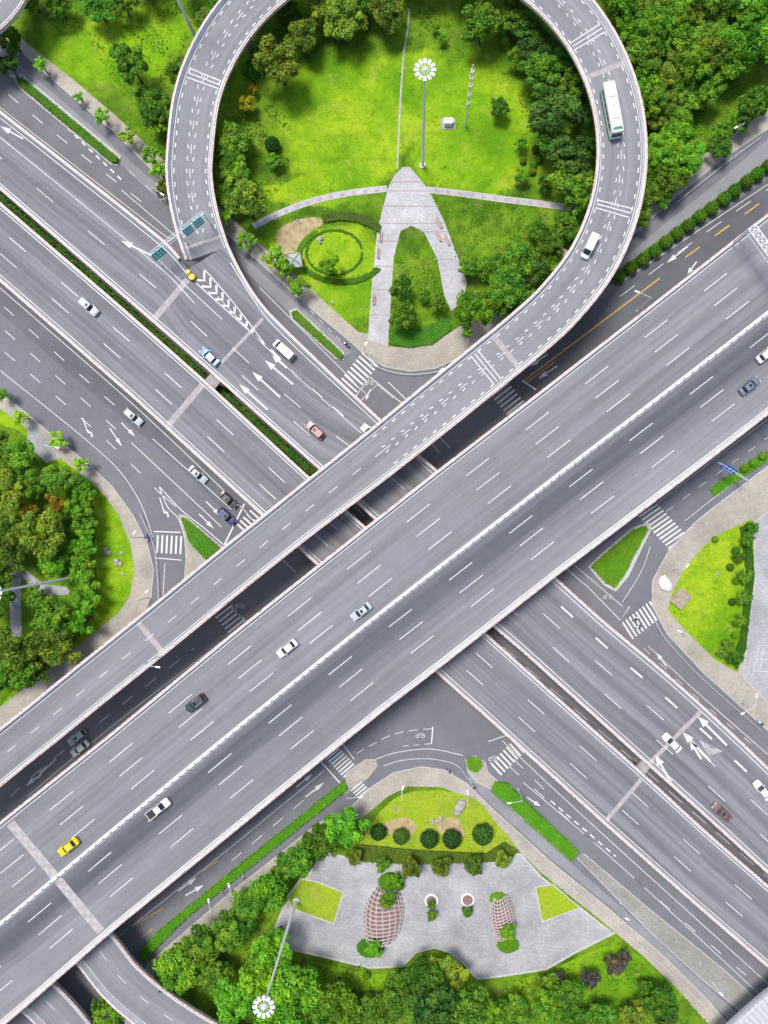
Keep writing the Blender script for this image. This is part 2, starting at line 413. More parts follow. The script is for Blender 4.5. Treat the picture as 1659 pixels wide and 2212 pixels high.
SS=[(745,1755),(800,1700),(850,1668),(910,1655),(960,1662),(1010,1692),(1060,1742),(1190,1860),(1320,1965),(1440,2070),(1530,2160),(1600,2240),(1760,2420),(180,2420),(320,2080),(500,1925),(690,1775)]
poly('south_sidewalk',SS,0.14,M['tan'],0.12)
poly('south_park_grass',[(785,1765),(835,1722),(880,1698),(955,1700),(1005,1722),(1060,1775),(1165,1882),(1295,1985),(1395,2070),(1475,2150),(1550,2235),(1650,2400),(200,2400),(340,2100),(520,1945),(700,1795)],0.165,M['grass'],0.02,kerb=False)
poly('lime_lawn',[(820,1755),(870,1715),(955,1708),(1030,1728),(1070,1775),(1118,1838),(1060,1842),(900,1850),(770,1850),(790,1800)],0.18,M['lime'],smooth=4)
poly('soil_patch',[(850,1770),(880,1765),(900,1785),(880,1805),(840,1800),(825,1785)],0.19,M['soil'],smooth=5)
poly('soil_patch',[(950,1772),(985,1765),(1000,1790),(1000,1812),(960,1805),(945,1790)],0.19,M['soil'],smooth=5)
poly('park_lawn',[(1100,2130),(1200,2090),(1330,2040),(1420,2100),(1470,2160),(1300,2170),(1150,2180)],0.18,M['lawn'],smooth=4)
poly('park_lawn',[(620,2060),(700,2080),(800,2105),(870,2100),(900,2060),(940,2052),(975,2070),(1010,2110),(1050,2130),(1050,2150),(620,2130)],0.181,M['lawn'])
poly('plaza',[(700,1838),(760,1852),(900,1862),(1100,1845),(1125,1842),(1170,1892),(1300,1995),(1330,2015),(1240,2060),(1180,2095),(1080,2110),(1030,2116),(1003,2085),(975,2060),(940,2048),(900,2058),(870,2088),(800,2092),(700,2068),(612,2048),(590,2010),(610,1960),(660,1895)],0.20,M['grey'],0.04,kw=0.45)
poly('lime_lawn',[(650,1895),(690,1903),(743,1926),(722,1996),(628,1962),(620,1935)],0.28,M['lime'],0.08,kw=.35)
poly('lime_lawn',[(1155,1915),(1195,1908),(1253,1960),(1170,1992)],0.28,M['lime'],0.08,kw=.35)

poly('east_sidewalk',[(1850,870),(1659,1005),(1560,1082),(1500,1130),(1440,1195),(1408,1255),(1408,1310),(1440,1370),(1520,1455),(1659,1580),(1850,1750)],0.14,M['tan'],0.12)
poly('park_lawn',[(1560,1150),(1622,1122),(1632,1240),(1612,1400),(1592,1452),(1545,1425),(1480,1362),(1443,1318),(1452,1280),(1480,1225),(1520,1180)],0.165,M['lawn'],0.02,kerb=False)
poly('sports_plaza',[(1628,1128),(1700,1070),(1850,960),(1850,1690),(1700,1560),(1603,1462),(1628,1260)],0.17,M['grey'],0.03)
poly('traffic_island',[(386,1110),(400,1113),(440,1147),(482,1182),(440,1216),(412,1260),(398,1250),(402,1200),(396,1150)],0.14,M['tan'],0.12)
poly('traffic_island',[(1270,1225),(1295,1200),(1365,1140),(1400,1128),(1408,1142),(1388,1182),(1358,1245),(1330,1278),(1305,1265)],0.14,M['kerb'],0.12)
poly('traffic_island',[(748,1668),(790,1640),(812,1640),(815,1655),(795,1680),(765,1700),(745,1715)],0.14,M['tan'],0.12)
poly('traffic_island',[(1005,1640),(1025,1632),(1048,1645),(1055,1668),(1080,1690),(1060,1705),(1030,1690),(1010,1668)],0.14,M['tan'],0.12)
poly('verge_paving',[(1245,1852),(1262,1843),(1400,1960),(1560,2090),(1680,2200),(1650,2225),(1520,2120),(1400,2010)],0.14,M['verge'],0.12)
poly('south_east_cycle_road',[(1010,1650),(1040,1668),(1062,1712),(1240,1870),(1400,2012),(1520,2125),(1640,2230),(1610,2240),(1500,2130),(1320,1960),(1190,1855),(1060,1738),(1012,1690)],0.036,M['grl'])
poly('hedge_kerb',[(28,162),(48,160),(262,338),(255,358),(240,356),(40,190)],0.14,M['kerb'],0.12)
poly('hedge_kerb',[(624,672),(640,664),(744,762),(742,778),(726,776),(630,690)],0.14,M['kerb'],0.12)

# ------------------------------------------------------------ A-shaped plaza
poly('park_plaza',[(870,362),(885,362),(905,385),(925,410),(960,480),(990,560),(1008,610),(1000,650),(975,672),(960,640),(945,560),(915,500),(888,488),(865,500),(850,560),(845,640),(838,748),(795,735),(797,700),(805,600),(815,500),(838,408),(852,380)],0.20,M['plaza'],0.04)
def pathstrip(name,pts,w,mat,z):
    q=[Vector((p[0],p[1])) for p in catmull([Vector(p) for p in pts],8)]
    L=[];R=[]
    for i,p in enumerate(q):
        d=(q[min(i+1,len(q)-1)]-q[max(0,i-1)]).normalized(); n=Vector((-d.y,d.x))*w/2
        L.append(p+n); R.append(p-n)
    return poly(name,[(a.x,a.y) for a in L+R[::-1]],z,mat,0.03)
pathstrip('park_path',[(548,490),(590,468),(660,440),(740,420),(836,408)],14,M['plaza'],0.205)
pathstrip('park_path',[(922,410),(990,418),(1080,430),(1160,440),(1248,452)],14,M['plaza'],0.205)
pathstrip('dirt_track',[(884,20),(880,70),(872,120),(866,200),(862,280),(858,365)],3.2,simple('trodden_earth',(0.36,0.38,0.15),0.95,var=0.35,vs=0.5),0.195)
mb=MB()
for pl in ([(560,484),(600,465),(660,440),(740,420),(830,409)],[(930,411),(990,418),(1080,430),(1160,440),(1240,451)]):
    q=G(pl,0.21,8); L=cum(q)[-1]; s=1
    while s<L: 
        ribbon(sub(q,s,s+0.9),0.7,0,0.02,mb); s+=2.6
for (a,b,y) in ((853,917,392),(838,930,412),(826,948,445),(815,962,482),(812,862,520),(908,968,500),(806,855,575),(938,984,560),(803,852,625),(800,848,680)):
    ribbon(G([(a,y),(b,y)],0.22),0.16,0,0.02,mb)
mb.obj('paving_inlay',[simple('rose_paving',(0.42,0.33,0.32),0.85)])

# ------------------------------------------------------------ decks
def smf(pts,win=22):
    xs=[p[0] for p in pts]; ys=[p[1] for p in pts]
    def f(x): return float(np.mean([np.interp(x+d,xs,ys) for d in (-win,-win*.66,-win*.33,0,win*.33,win*.66,win)]))
    return f
class XDeck:
    def __init__(s,top,bot,z): s.t=smf(top);s.b=smf(bot);s.z=z
    def p(s,x,fr,dz=0): 
        y=s.t(x)*(1-fr)+s.b(x)*fr; return P(x,y,s.z)+Vector((0,0,dz))
    def line(s,x0,x1,fr,step=20):
        n=max(2,int(abs(x1-x0)/step)+1)
        return [s.p(x0+(x1-x0)*i/(n-1),fr(x0+(x1-x0)*i/(n-1)) if callable(fr) else fr) for i in range(n)]
def build_deck(name,L,R,mat,thick=1.6,parL=lambda i:True,parR=lambda i:True,nacross=8,inset=1.6):
    n=len(L); mb=MB(); W=[(L[i]-R[i]).length for i in range(n)]
    C=[(L[i]+R[i])/2 for i in range(n)]; S=cum(C)
    vs=[];uv=[]
    k=nacross+1
    for i in range(n):
        d=(C[min(i+1,n-1)]-C[max(i-1,0)]).normalized(); perp=abs((R[i]-L[i]).cross(d).z)
        for j in range(k):
            t=j/nacross; p=L[i].lerp(R[i],t); vs.append(p)
            along=S[i]+(p-C[i]).dot(d)
            uv.append((t,along,t*perp))
    fs=[]
    for i in range(n-1):
        for j in range(nacross):
            a=i*k+j; q=(a,a+1,a+k+1,a+k)
            fs.append(q)
    nrm=(vs[1]-vs[0]).cross(vs[k]-vs[0])
    if nrm.z<0: fs=[tuple(reversed(f)) for f in fs]
    mb.add(vs,fs,0,uv)
    sv=[]
    for i in range(n):
        ac=(R[i]-L[i]).normalized()
        sv+=[L[i],L[i]-Vector((0,0,0.45)),L[i]+ac*inset-Vector((0,0,thick)),R[i]-ac*inset-Vector((0,0,thick)),R[i]-Vector((0,0,0.45)),R[i]]
    fs=[]
    for i in range(n-1):
        for j in range(5):
            a=i*6+j; fs.append((a,a+1,a+7,a+6))
    fs.append(tuple(range(6))); fs.append(tuple((n-1)*6+j for j in range(6)))
    mb.add(sv,fs,1)
    for E,O,par in ((L,R,parL),(R,L,parR)):
        cur=[]
        segs=[]
        for i in range(n):
            if par(i): cur.append(i)
            else:
                if len(cur)>1: segs.append(cur)
                cur=[]
        if len(cur)>1: segs.append(cur)
        for sg in segs:
            vs=[]; v2=[]
            for i in sg:
                d=E[min(i+1,n-1)]-E[max(i-1,0)]; d.z=0; d.normalize(); nn=Vector((-d.y,d.x,0))
                if nn.dot(O[i]-E[i])<0: nn=-nn
                e=E[i]; z=Vector((0,0,1))
                vs+=[e-nn*0.02-z*0.3,e-nn*0.02+z*0.95,e+nn*0.20+z*0.95,e+nn*0.38+z*0.25,e+nn*0.45+z*0.003]
                v2+=[e-nn*0.34+z*0.35,e-nn*0.34+z*0.80,e-nn*0.03+z*0.80,e-nn*0.03+z*0.35]
            m=len(sg)
            mb.add(vs,[(a*5+j,a*5+j+1,(a+1)*5+j+1,(a+1)*5+j) for a in range(m-1) for j in range(4)],2)
            mb.add(v2,[(a*4+j,a*4+(j+1)%4,(a+1)*4+(j+1)%4,(a+1)*4+j) for a in range(m-1) for j in range(4)],3)
    return mb.obj(name,[mat,M['conc'],M['par'],M['flower']],uv=True)

ZT=13.0; ZM=6.5
MAIN=XDeck([(-360,2068),(-40,1812),(20,1763),(240,1588),(520,1357),(690,1222),(940,1024),(1160,855),(1380,684),(1550,550),(1659,465),(2000,200)],
           [(-360,2500),(20,2200),(160,2078),(235,2012),(480,1812),(700,1632),(830,1528),(945,1440),(1060,1350),(1200,1240),(1430,1066),(1560,967),(1659,890),(2000,625)],ZT)
xs=list(np.arange(-330,1961,18))
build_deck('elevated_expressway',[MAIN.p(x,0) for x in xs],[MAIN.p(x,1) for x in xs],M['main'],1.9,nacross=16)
BD=XDeck([(-260,215),(0,440),(250,655),(435,818),(655,1022),(1045,1367),(1120,1434),(1380,1665),(1530,1803),(1659,1915),(1950,2175)],
         [(-260,385),(0,603),(100,690),(300,865),(400,957),(570,1112),(945,1450),(1060,1553),(1305,1775),(1500,1948),(1659,2085),(1950,2335)],ZM)
xs=list(np.arange(-240,1930,18))
build_deck('viaduct',[BD.p(x,0) for x in xs],[BD.p(x,1) for x in xs],M['via'],1.5,nacross=8)
AD=XDeck([(-260,40),(0,243),(130,345),(260,447),(375,540),(412,592),(493,668),(575,745),(700,845),(825,918),(960,1033),(1195,1247),(1300,1342),(1430,1450),(1520,1530),(1600,1605),(1659,1662),(1950,1935)],
         [(-260,180),(0,405),(250,622),(440,787),(690,1010),(1065,1350),(1130,1405),(1390,1640),(1540,1775),(1659,1884),(1950,2145)],ZM)
build_deck('viaduct',[AD.p(x,0) for x in xs],[AD.p(x,1) for x in xs],M['via'],1.5,parL=lambda i:(xs[i]<405 or xs[i]>815),nacross=8)
mxs=list(np.linspace(406,822,26))
Rpts=catmull([Vector(p) for p in [(490,528),(512,575),(545,632),(590,688),(705,800),(825,913)]],10)
Rw=[P(q[0],q[1],ZM) for q in Rpts]; SR=cum(Rw)
mL=[AD.p(x,0) for x in mxs]
mR=[at(Rw,SR[-1]*i/25,SR) for i in range(26)]
build_deck('merge_ramp',mL,mR,M['via'],1.2,parL=lambda i:False,nacross=5,inset=0.05)

cp=[(-330,1905,13),(-160,1768,13),(0,1637,13),(100,1557,13),(197,1478,13),(350,1355,13),(500,1232,13),(650,1112,13),(803,993,13),(950,875,13),(1050,794,13)]
for a,z in ((45,12.8),(30,12.5),(15,12.2),(0,12),(-15,11.7),(-30,11.4),(-45,11.1),(-60,10.8),(-75,10.5),(-90,10.2),(-105,9.9),(-120,9.5),(-135,9.1),(-150,8.7),(-165,8.3)):
    cp.append((877+465*math.cos(math.radians(a)),330+465*math.sin(math.radians(a)),z))
cp.insert(11,(1132,727,12.9))
cp+=[(411,345,7.9),(412,400,7.5),(421,455,7.1),(434,505,6.8),(449,548,6.5)]
RC=[P(q[0],q[1],q[2]) for q in catmull([Vector(p) for p in cp],6)]
RS=cum(RC)
def rw(s):
    return float(np.interp(s/RS[-1],[0,0.30,0.40,0.55,1.0],[4.35,4.4,4.85,4.9,4.55]))
RL_=RS[-1]
def RP(s,o,dz=0):
    p=at(RC,s,RS); d=at(RC,min(RL_,s+1.5),RS)-at(RC,max(0,s-1.5),RS); d.z=0; d.normalize()
    return p+Vector((-d.y,d.x,0))*o+Vector((0,0,dz))
ns=int(RL_/2.2); ss=[RL_*i/ns for i in range(ns+1)]
build_deck('loop_ramp',[RP(s,rw(s)) for s in ss],[RP(s,-rw(s)) for s in ss],M['ramp'],1.5,nacross=6)
def rline(s0,s1,o,step=3):
    n=max(2,int((s1-s0)/step)+1); return [RP(s0+(s1-s0)*i/(n-1),o) for i in range(n)]
def s_at(x,y,z):
    q=P(x,y,z); b=min(range(len(RC)),key=lambda i:(RC[i]-q).length); return RS[b]
sL=s_at(830,970,13)
for sg in (1,-1):
    W0=lambda s:(rw(s)-0.75)*sg
    n=int(RL_/3); ribbon([RP(RL_*i/n,W0(RL_*i/n)) for i in range(n+1)],0.13)
s=0
while s<sL:
    ribbon(rline(s,s+2.2,0),0.15); s+=6.0
s=sL; kk=0
while s<RL_-3:
    for o in (rw(s)-1.25,-(rw(s)-1.25)):
        ribbon([RP(s,o),RP(s+0.95,o)],0.24)
    if kk%2==0: ribbon([RP(s,0),RP(s+1.9,0)],0.15)
    for sg in (1,-1):
        ribbon([RP(s+0.1,.72*sg),RP(s+0.95,.55*sg)],0.2)
    s+=2.5; kk+=1
for (x,y,z) in ((1055,793,13),(1326,440,12.2),(1268,85,11.4),(450,178,8.5)):
    sc=s_at(x,y,z)
    for k in (-0.9,0,0.9):
        ribbon([RP(sc+k,-3.6),RP(sc+k,3.6)],0.24,dz=MZ+.006)
for (x,y,z) in ((1095,757,13),(1303,150,11.5),(330,1370,13),(432,520,6.8)):
    sc=s_at(x,y,z); ribbon([RP(sc,-rw(sc)+.5),RP(sc,rw(sc)-.5)],1.1,3,0.012)
for fr in (0.022,0.978): ribbon(MAIN.line(-300,1900,fr),0.2)
for fr in (0.487,0.513): ribbon(MAIN.line(-300,1900,fr),0.22)
def mdash(x0,per,frac,half=25):
    k=-9
    while k<10:
        c=x0+per*k; ribbon(MAIN.line(c-half,c+half,frac,step=10),0.17); k+=1
mdash(775,128.5,0.132); mdash(797,128.5,0.247); mdash(822,128.5,0.362)
mdash(865,130,0.602); mdash(888,130,0.71); mdash(912,130,0.826)
p0=P(22,1778,ZT);p1=P(218,2012,ZT); d=(p1-p0); L=d.length; d.normalize(); n=Vector((-d.y,d.x,0))
ribbon([p0,p1],1.9,3,0.012)
k=0;s=0.6
while s<L-1:
    o=0.45 if k%2 else -0.45
    c=p0+d*s+n*o; ribbon([c,c+d*0.9],0.8,2,0.018); s+=1.1;k+=1
mb=MB(); ln=MAIN.line(-300,1900,0.5)
S_=cum(ln)
vs=[]
for i,p in enumerate(ln):
    dd=ln[min(i+1,len(ln)-1)]-ln[max(i-1,0)]; dd.normalize(); nn=Vector((-dd.y,dd.x,0))
    for o,h in ((-0.32,0.0),(-0.18,0.3),(-0.12,0.85),(0.12,0.85),(0.18,0.3),(0.32,0.0)): vs.append(p+nn*o+Vector((0,0,h)))
mb.add(vs,[(a*6+j,a*6+j+1,(a+1)*6+j+1,(a+1)*6+j) for a in range(len(ln)-1) for j in range(5)],0)
s=0
while s<S_[-1]-2:
    a=at(ln,s,S_); mb.box(a+Vector((0,0,0.95)),(0.35,0.3,0.22),1,0.66); s+=2.0
mb.obj('median_barrier',[M['par'],simple('barrier_cap',(0.34,0.34,0.36),0.7)])
ribbon(BD.line(-200,1880,0.06),0.17); ribbon(BD.line(-200,1880,0.94),0.17)
def vdash(D,x0,per,frac,half=18,r=(-5,18),w=0.16):
    for k in range(*r):
        c=x0+per*k; ribbon(D.line(c-half,c+half,frac,step=9),w)
vdash(BD,262,112,0.34); vdash(BD,242,112,0.66)
ribbon(AD.line(-200,405,0.07),0.17); ribbon(AD.line(-200,1880,0.945),0.17)
ribbon(AD.line(825,1880,0.05),0.17)
vdash(AD,208,111,0.60,r=(-5,3)); ribbon(AD.line(-200,420,0.33),0.15)
vdash(AD,540,112,0.70,r=(0,12)); vdash(AD,520,112,0.45,r=(0,12)); vdash(AD,850,75,0.22,half=13,r=(5,14),w=0.4)
gl=lambda pts,w=0.16,mi=0,z=ZM: ribbon(G(pts,z,6),w,mi)
gl([(497,566),(548,648),(595,708),(700,808),(815,915)])
gl([(424,612),(500,680),(575,747)],0.2); gl([(442,582),(505,655),(575,747)],0.2)
gl([(470,640),(560,735),(660,830),(780,935)],0.13); gl([(340,560),(480,690)],0.15)
dashes(G([(585,755),(640,812),(760,915)],ZM),3,3,0.4)
A0=P(433,597,ZM);A1=P(575,747,ZM); d=(A1-A0).normalized(); n=Vector((-d.y,d.x,0)); LL=(A1-A0).length
for i in range(9):
    t=0.06+i*0.092; hw=1.35*(1-t)+0.15; c=A0+d*(LL*t)
    ribbon([c+n*hw-d*hw*1.1,c,c-n*hw-d*hw*1.1],0.5,0,MZ+.004)
for (x,y,tx,ty) in ((578,885,517,830),(605,858,545,803),(633,830,572,778),(340,558,262,520),(620,795,588,768)):
    arrow(x,y,tx,ty,ZM,1.5)
for (x,y,tx,ty) in ((1450,1690,1415,1630),(1535,1645,1475,1582),(1570,1610,1508,1548),(1515,1640,1490,1600)):
    arrow(x,y,tx,ty,ZM,1.9)
for i in range(5):
    ribbon([P(1512+i*6,1600+i*3,ZM),P(1535+i*6,1632-i*2,ZM)],0.35,2)
arrow(50,300,0,272,ZM,1.3)
def joint(x0,y0,x1,y1,z,w=1.3): ribbon([P(x0,y0,z),P(x1,y1,z)],w,3,0.012)
joint(405,604,330,692,ZM); joint(438,830,362,920,ZM); joint(568,688,472,790,ZM,.7); joint(1513,1538,1400,1652,ZM,.9); joint(1385,1684,1310,1772,ZM,.9)

def CD(name,cpts,w,mat,z=None):
    q=[P(a,b,zz) for a,b,zz in catmull([Vector(p) for p in cpts],8)]
    L=[];R=[]
    for i,p in enumerate(q):
        d=q[min(i+1,len(q)-1)]-q[max(i-1,0)]; d.z=0; d.normalize(); n=Vector((-d.y,d.x,0))*w/2
        L.append(p+n);R.append(p-n)
    build_deck(name,L,R,mat,1.4,nacross=5,inset=0.8)
    for o in (0.42,-0.42): ribbon([l.lerp(r,0.5+o) for l,r in zip(L,R)],0.15)
    dashes(q,2.5,4,0.15)
CD('slip_ramp',[(60,1930,8.5),(130,1985,8),(205,2045,7.5),(262,2115,7),(335,2178,6.5),(430,2240,6),(560,2310,5.5)],9.3,M['ramp'])
CD('slip_ramp',[(-60,2050,6.5),(20,2100,6),(85,2150,5.5),(135,2200,5),(190,2270,4.5)],8.6,M['ramp'])
CD('slip_ramp',[(-120,90,9),(-40,42,9),(10,-10,9),(40,-80,9)],9,M['ramp'])
def slab(name,pts,w,th,mat,rail=True):
    mb=MB(); n=len(pts); vs=[]
    L=[];R=[]
    for i,p in enumerate(pts):
        d=pts[min(i+1,n-1)]-pts[max(i-1,0)]; d.z=0; d.normalize(); nn=Vector((-d.y,d.x,0))*w/2
        L.append(p+nn);R.append(p-nn); t=Vector((0,0,th)); vs+=[p+nn,p-nn,p-nn-t,p+nn-t]
    mb.add(vs,[(a*4+j,(a+1)*4+j,(a+1)*4+(j+1)%4,a*4+(j+1)%4) for a in range(n-1) for j in range(4)]+[(0,1,2,3),tuple((n-1)*4+j for j in (3,2,1,0))],0)
    for E in (L,R):
        mb.tube([e+Vector((0,0,1.1)) for e in E],0.08,n=5,mi=1); mb.tube([e+Vector((0,0,0.6)) for e in E],0.03,n=5,mi=1)
        SE=cum(E); s=0
        while s<SE[-1]: 
            a=at(E,s,SE); mb.tube([a,a+Vector((0,0,1.1))],0.04,n=5,mi=1); s+=1.8
    SE=cum(pts); s=0
    while s<SE[-1]-0.3:
        a=at(pts,s,SE); b=at(pts,s+0.3,SE); d=(b-a).normalized()
        mb.box(a+Vector((0,0,.03)),(.9,w-.5,.05),2,math.atan2(d.y,d.x)); s+=1.2
    return mb.obj(name,[mat,M['steel'],simple('footbridge_panel',(0.5,0.52,0.55),0.7)])
slab('footbridge',[P(a[0],a[1],6) for a in catmull([Vector(q) for q in [(1480,2345),(1600,2232),(1690,2155),(1800,2080)]],8)],6.0,0.8,simple('footbridge_deck',(0.40,0.41,0.43),0.8))

mb=MB()
def pier(p,ztop,w,ang,wide):
    p=Vector((p.x,p.y,0)); R=Matrix.Rotation(ang,3,'Z')
    mb.box(p+Vector((0,0,(ztop-1.2)/2)),(1.6,w,ztop-1.2),0,ang)
    vs=[]
    for z,hw in ((ztop-2.6,w/2),(ztop-0.05,wide/2)):
        for x,y in((-0.9,-hw),(0.9,-hw),(0.9,hw),(-0.9,hw)): vs.append(R@Vector((x,y,z))+p)
    mb.add(vs,[(0,3,2,1),(4,5,6,7),(0,1,5,4),(1,2,6,5),(2,3,7,6),(3,0,4,7)],0)
for x in (-150,60,270,480,700,1120,1330,1540,1750):
    for fr in (0.22,0.78): pier(MAIN.p(x,fr),ZT-1.9,3.2,math.radians(38),9)
for x in (-100,60,220,380,540,1230,1390,1560,1720):
    for D in (AD,BD): pier(D.p(x,0.5),ZM-1.5,2.4,math.radians(-42),7)
s=8
while s<RL_-10:
    c=RP(s,0); d=RP(s+1,0)-c
    pier(c,c.z-1.5,2.0,math.atan2(d.y,d.x),5)
    s+=27
c=P(455,830,5.2); mb.box(c,(5.0,2.8,.8),0,math.radians(48)); mb.box(Vector((c.x,c.y,2.4)),(2.0,1.6,4.8),0,math.radians(48))
c=P(1392,1652,5.2); mb.box(c,(4.0,2.4,.8),0,math.radians(48)); mb.box(Vector((c.x,c.y,2.4)),(2.0,1.6,4.8),0,math.radians(48))
mb.obj('bridge_piers',[M['conc']])

# ------------------------------------------------------------ ground markings
gline([(-100,535),(0,622),(300,885),(548,1122)],0.16)
gdash([(-100,565),(0,655),(160,798),(330,948)],3,4.5); gline([(330,948),(500,1100)],0.16)
gdash([(-100,620),(0,705),(150,838),(290,962)],3,4.5); gline([(290,962),(478,1138)],0.16)
gdash([(-100,665),(0,752),(120,855),(250,970),(340,1060)],3,4.5)
gline([(-100,715),(0,800),(100,880),(200,962),(262,1022),(305,1090),(330,1160)],0.14)
gline([(340,1060),(380,1095)],0.16); gline([(343,1050),(362,1095),(385,1120),(398,1160),(402,1205)],0.2); gline([(343,1050),(392,1102),(440,1140),(484,1178)],0.2)
gline([(484,1178),(528,1088)],0.35,sm=0)
crosswalk((527,1148),(575,1098),4.6,ang=math.radians(-42))
crosswalk((338,1175),(396,1178),4.0); gline([(332,1148),(390,1150)],0.25,sm=0); gline([(356,1218),(352,1290)],0.15); gline([(335,1205),(392,1210)],0.2,sm=0)
arrow(178,902,194,945,GZ,1.0,'l'); arrow(237,925,264,965,GZ,1.0); arrow(345,1075,358,1118,GZ,1,'l'); arrow(430,1110,462,1142,GZ,1.0); arrow(445,1083,477,1115,GZ,1.0); arrow(262,913,292,943,GZ,1.0)
gline([(-100,150),(0,232),(370,520)],0.14)
dashes(G([(-60,90),(60,195),(262,388)],GZ),1.2,1.0,0.32)
gdash([(-80,110),(60,240),(330,455)],3,4); gline([(262,410),(385,515)],0.14)
gdash([(-60,90),(0,135),(200,300),(330,415)],2,3,0.1)
gline([(560,620),(700,760),(790,850)],0.14); gline([(640,745),(740,830),(820,905)],0.14)
crosswalk((800,775),(750,838),4.6,ang=math.radians(-42)); 
crosswalk((1005,752),(965,790),4.4,ang=math.radians(38))
gline([(738,832),(700,800)],0.3,sm=0)
gline([(765,860),(800,815),(885,885)],0.2,sm=0); gline([(838,825),(885,870)],0.2,sm=0); gline([(780,865),(815,830),(850,860)],0.15,sm=0)
arrow(800,840,790,865,GZ,0.8)
gdash([(560,560),(640,640),(735,735)],1.2,1.5,0.1)
def xw(cx,cy,n,along,travel,length,z=GZ,pitch=1.05,w=0.45):
    c=P(cx,cy,z); a=Vector((math.cos(math.radians(along)),math.sin(math.radians(along)),0)); t=Vector((math.cos(math.radians(travel)),math.sin(math.radians(travel)),0))
    for i in range(n):
        q=c+a*(i-(n-1)/2)*pitch; ribbon([q-t*length/2,q+t*length/2],w)
xw(1093,857,9,-50,38,4.8)
gline([(1128,822),(1158,842)],0.35,sm=0)
ribbon(G([(1132,822),(1425,601)],GZ),0.28,1); ribbon(G([(1138,826),(1200,780)],GZ),0.2,1)
dashes(G([(1480,556),(1750,360)],GZ),4,4.2,0.28,1,0)
for (x,y,tx,ty) in ((1162,818,1205,790),(1145,792,1182,765),(1485,592,1505,565),(1440,568,1485,533)): arrow(tx,ty,x,y,GZ,1.3)
gline([(1340,610),(1659,398)],0.14); gline([(1180,850),(1400,690),(1659,500)],0.14)
gdash([(1340,640),(1500,520),(1700,380)],4,4,0.15)
for (a,b) in (((925,948),(955,985)),((945,940),(980,975)),((890,985),(940,1030)),((800,1030),(880,1105)),((760,1085),(800,1130)),((650,1175),(700,1225)),((680,1150),(715,1180)),((610,1210),(660,1255))):
    gdash([a,b],4,2.5,0.16,sm=0)
gdash([(-20,1770),(60,1685),(260,1525),(420,1400)],3,3.5); gline([(60,1720),(240,1570),(480,1385)],0.14)
arrow(120,1640,70,1688,GZ,1.2); arrow(100,1655,55,1700,GZ,1.2)
xw(497,1337,7,-50,38,4.6); gline([(500,1312),(530,1340)],0.3,sm=0)
for i in range(12):
    t=i/11; ax=1392+t*70; ay=1100+t*75
    ribbon([P(ax-18,ay+10,GZ),P(ax+22,ay-18,GZ)],0.45)
for i in range(9):
    t=i/8; ax=1350+t*58; ay=1368-t*45
    ribbon([P(ax-5,ay-24,GZ),P(ax+18,ay+12,GZ)],0.42)
gline([(1215,1222),(1270,1268),(1340,1340),(1360,1310)],0.18,sm=0); gline([(1240,1220),(1345,1310)],0.14)
gline([(1410,1095),(1500,1025),(1659,905)],0.14); gdash([(1440,1105),(1520,1045),(1659,945)],2,2.5,0.12)
gline([(1480,1125),(1560,1062),(1659,990)],0.12)
gline([(1345,1300),(1385,1235),(1405,1180)],0.12)
gline([(1400,1395),(1500,1490),(1659,1630)],0.14); gdash([(1390,1400),(1520,1520),(1640,1620)],2,3,0.12); arrow(1440,1440,1418,1410,GZ,1.2)
for i in range(9):
    t=i/8; ax=714+t*42; ay=1622+t*44
    ribbon([P(ax-14,ay+13,GZ),P(ax+14,ay-11,GZ)],0.42)
for i in range(8):
    t=i/7; ax=1072+t*48; ay=1662-t*48
    ribbon([P(ax-12,ay-14,GZ),P(ax+12,ay+12,GZ)],0.42)
for i in range(5):
    t=i/4; ax=772+t*20; ay=1698+t*20
    ribbon([P(ax-14,ay+11,GZ),P(ax+10,ay-9,GZ)],0.4)
gline([(812,1640),(860,1625),(930,1618),(1000,1632)],0.14); gdash([(770,1628),(840,1590),(890,1578),(935,1574)],2,1.2,0.14)
gline([(935,1570),(932,1607)],0.25,sm=0); gdash([(870,1612),(935,1606)],1.4,1.0,0.12,sm=0)
gline([(735,1600),(765,1640)],0.25,sm=0); gline([(1062,1705),(1130,1770)],0.1)
gline([(690,1642),(735,1692)],0.3,sm=0); gline([(1055,1602),(1095,1588)],0.2,sm=0)
for (bx,by) in ((908,1590),(798,828),(1313,1290),(1065,1640),(518,1310)):
    for dx in (-6,6):
        ribbon([P(bx+dx+3.6*math.cos(t*math.pi/5),by+3.6*math.sin(t*math.pi/5),GZ) for t in range(11)],0.12)
    ribbon([P(bx-6,by,GZ),P(bx-1,by-6,GZ),P(bx+5,by-6,GZ),P(bx+6,by,GZ)],0.12)
gline([(235,2040),(480,1845),(700,1665)],0.14); gline([(300,2060),(520,1880),(735,1700)],0.14)
dashes(G([(300,2030),(355,1985)],GZ),4,4,0.16,1); ribbon(G([(438,1882),(472,1858)],GZ),0.16,1); ribbon(G([(270,2010),(352,1962)],GZ),0.16,1)
for (x,y,tx,ty) in ((640,1700,675,1672),(660,1722,700,1690),(385,1925,425,1895),(400,1935,440,1912)): arrow(x,y,tx,ty,GZ,1.2,'s')
gdash([(500,1860),(690,1700)],3,3)
gline([(1085,1600),(1300,1800),(1659,2125),(1750,2205)],0.16); gline([(1130,1690),(1340,1870),(1659,2165)],0.14)
gdash([(1110,1640),(1180,1710)],3,3.5); dashes(G([(1190,1730),(1330,1850)],GZ),1.3,1.0,0.32); gdash([(1100,1655),(1350,1880),(1650,2140)],3,4.5)
arrow(1138,1722,1168,1742,GZ,1.0); 
gdash([(1130,1440),(1230,1560)],3,3)
gdash([(1035,1352),(1400,1670),(1700,1930)],4,3,0.16)
WM.obj('road_markings',[M['white'],M['yellow'],M['faded'],M['joint']])
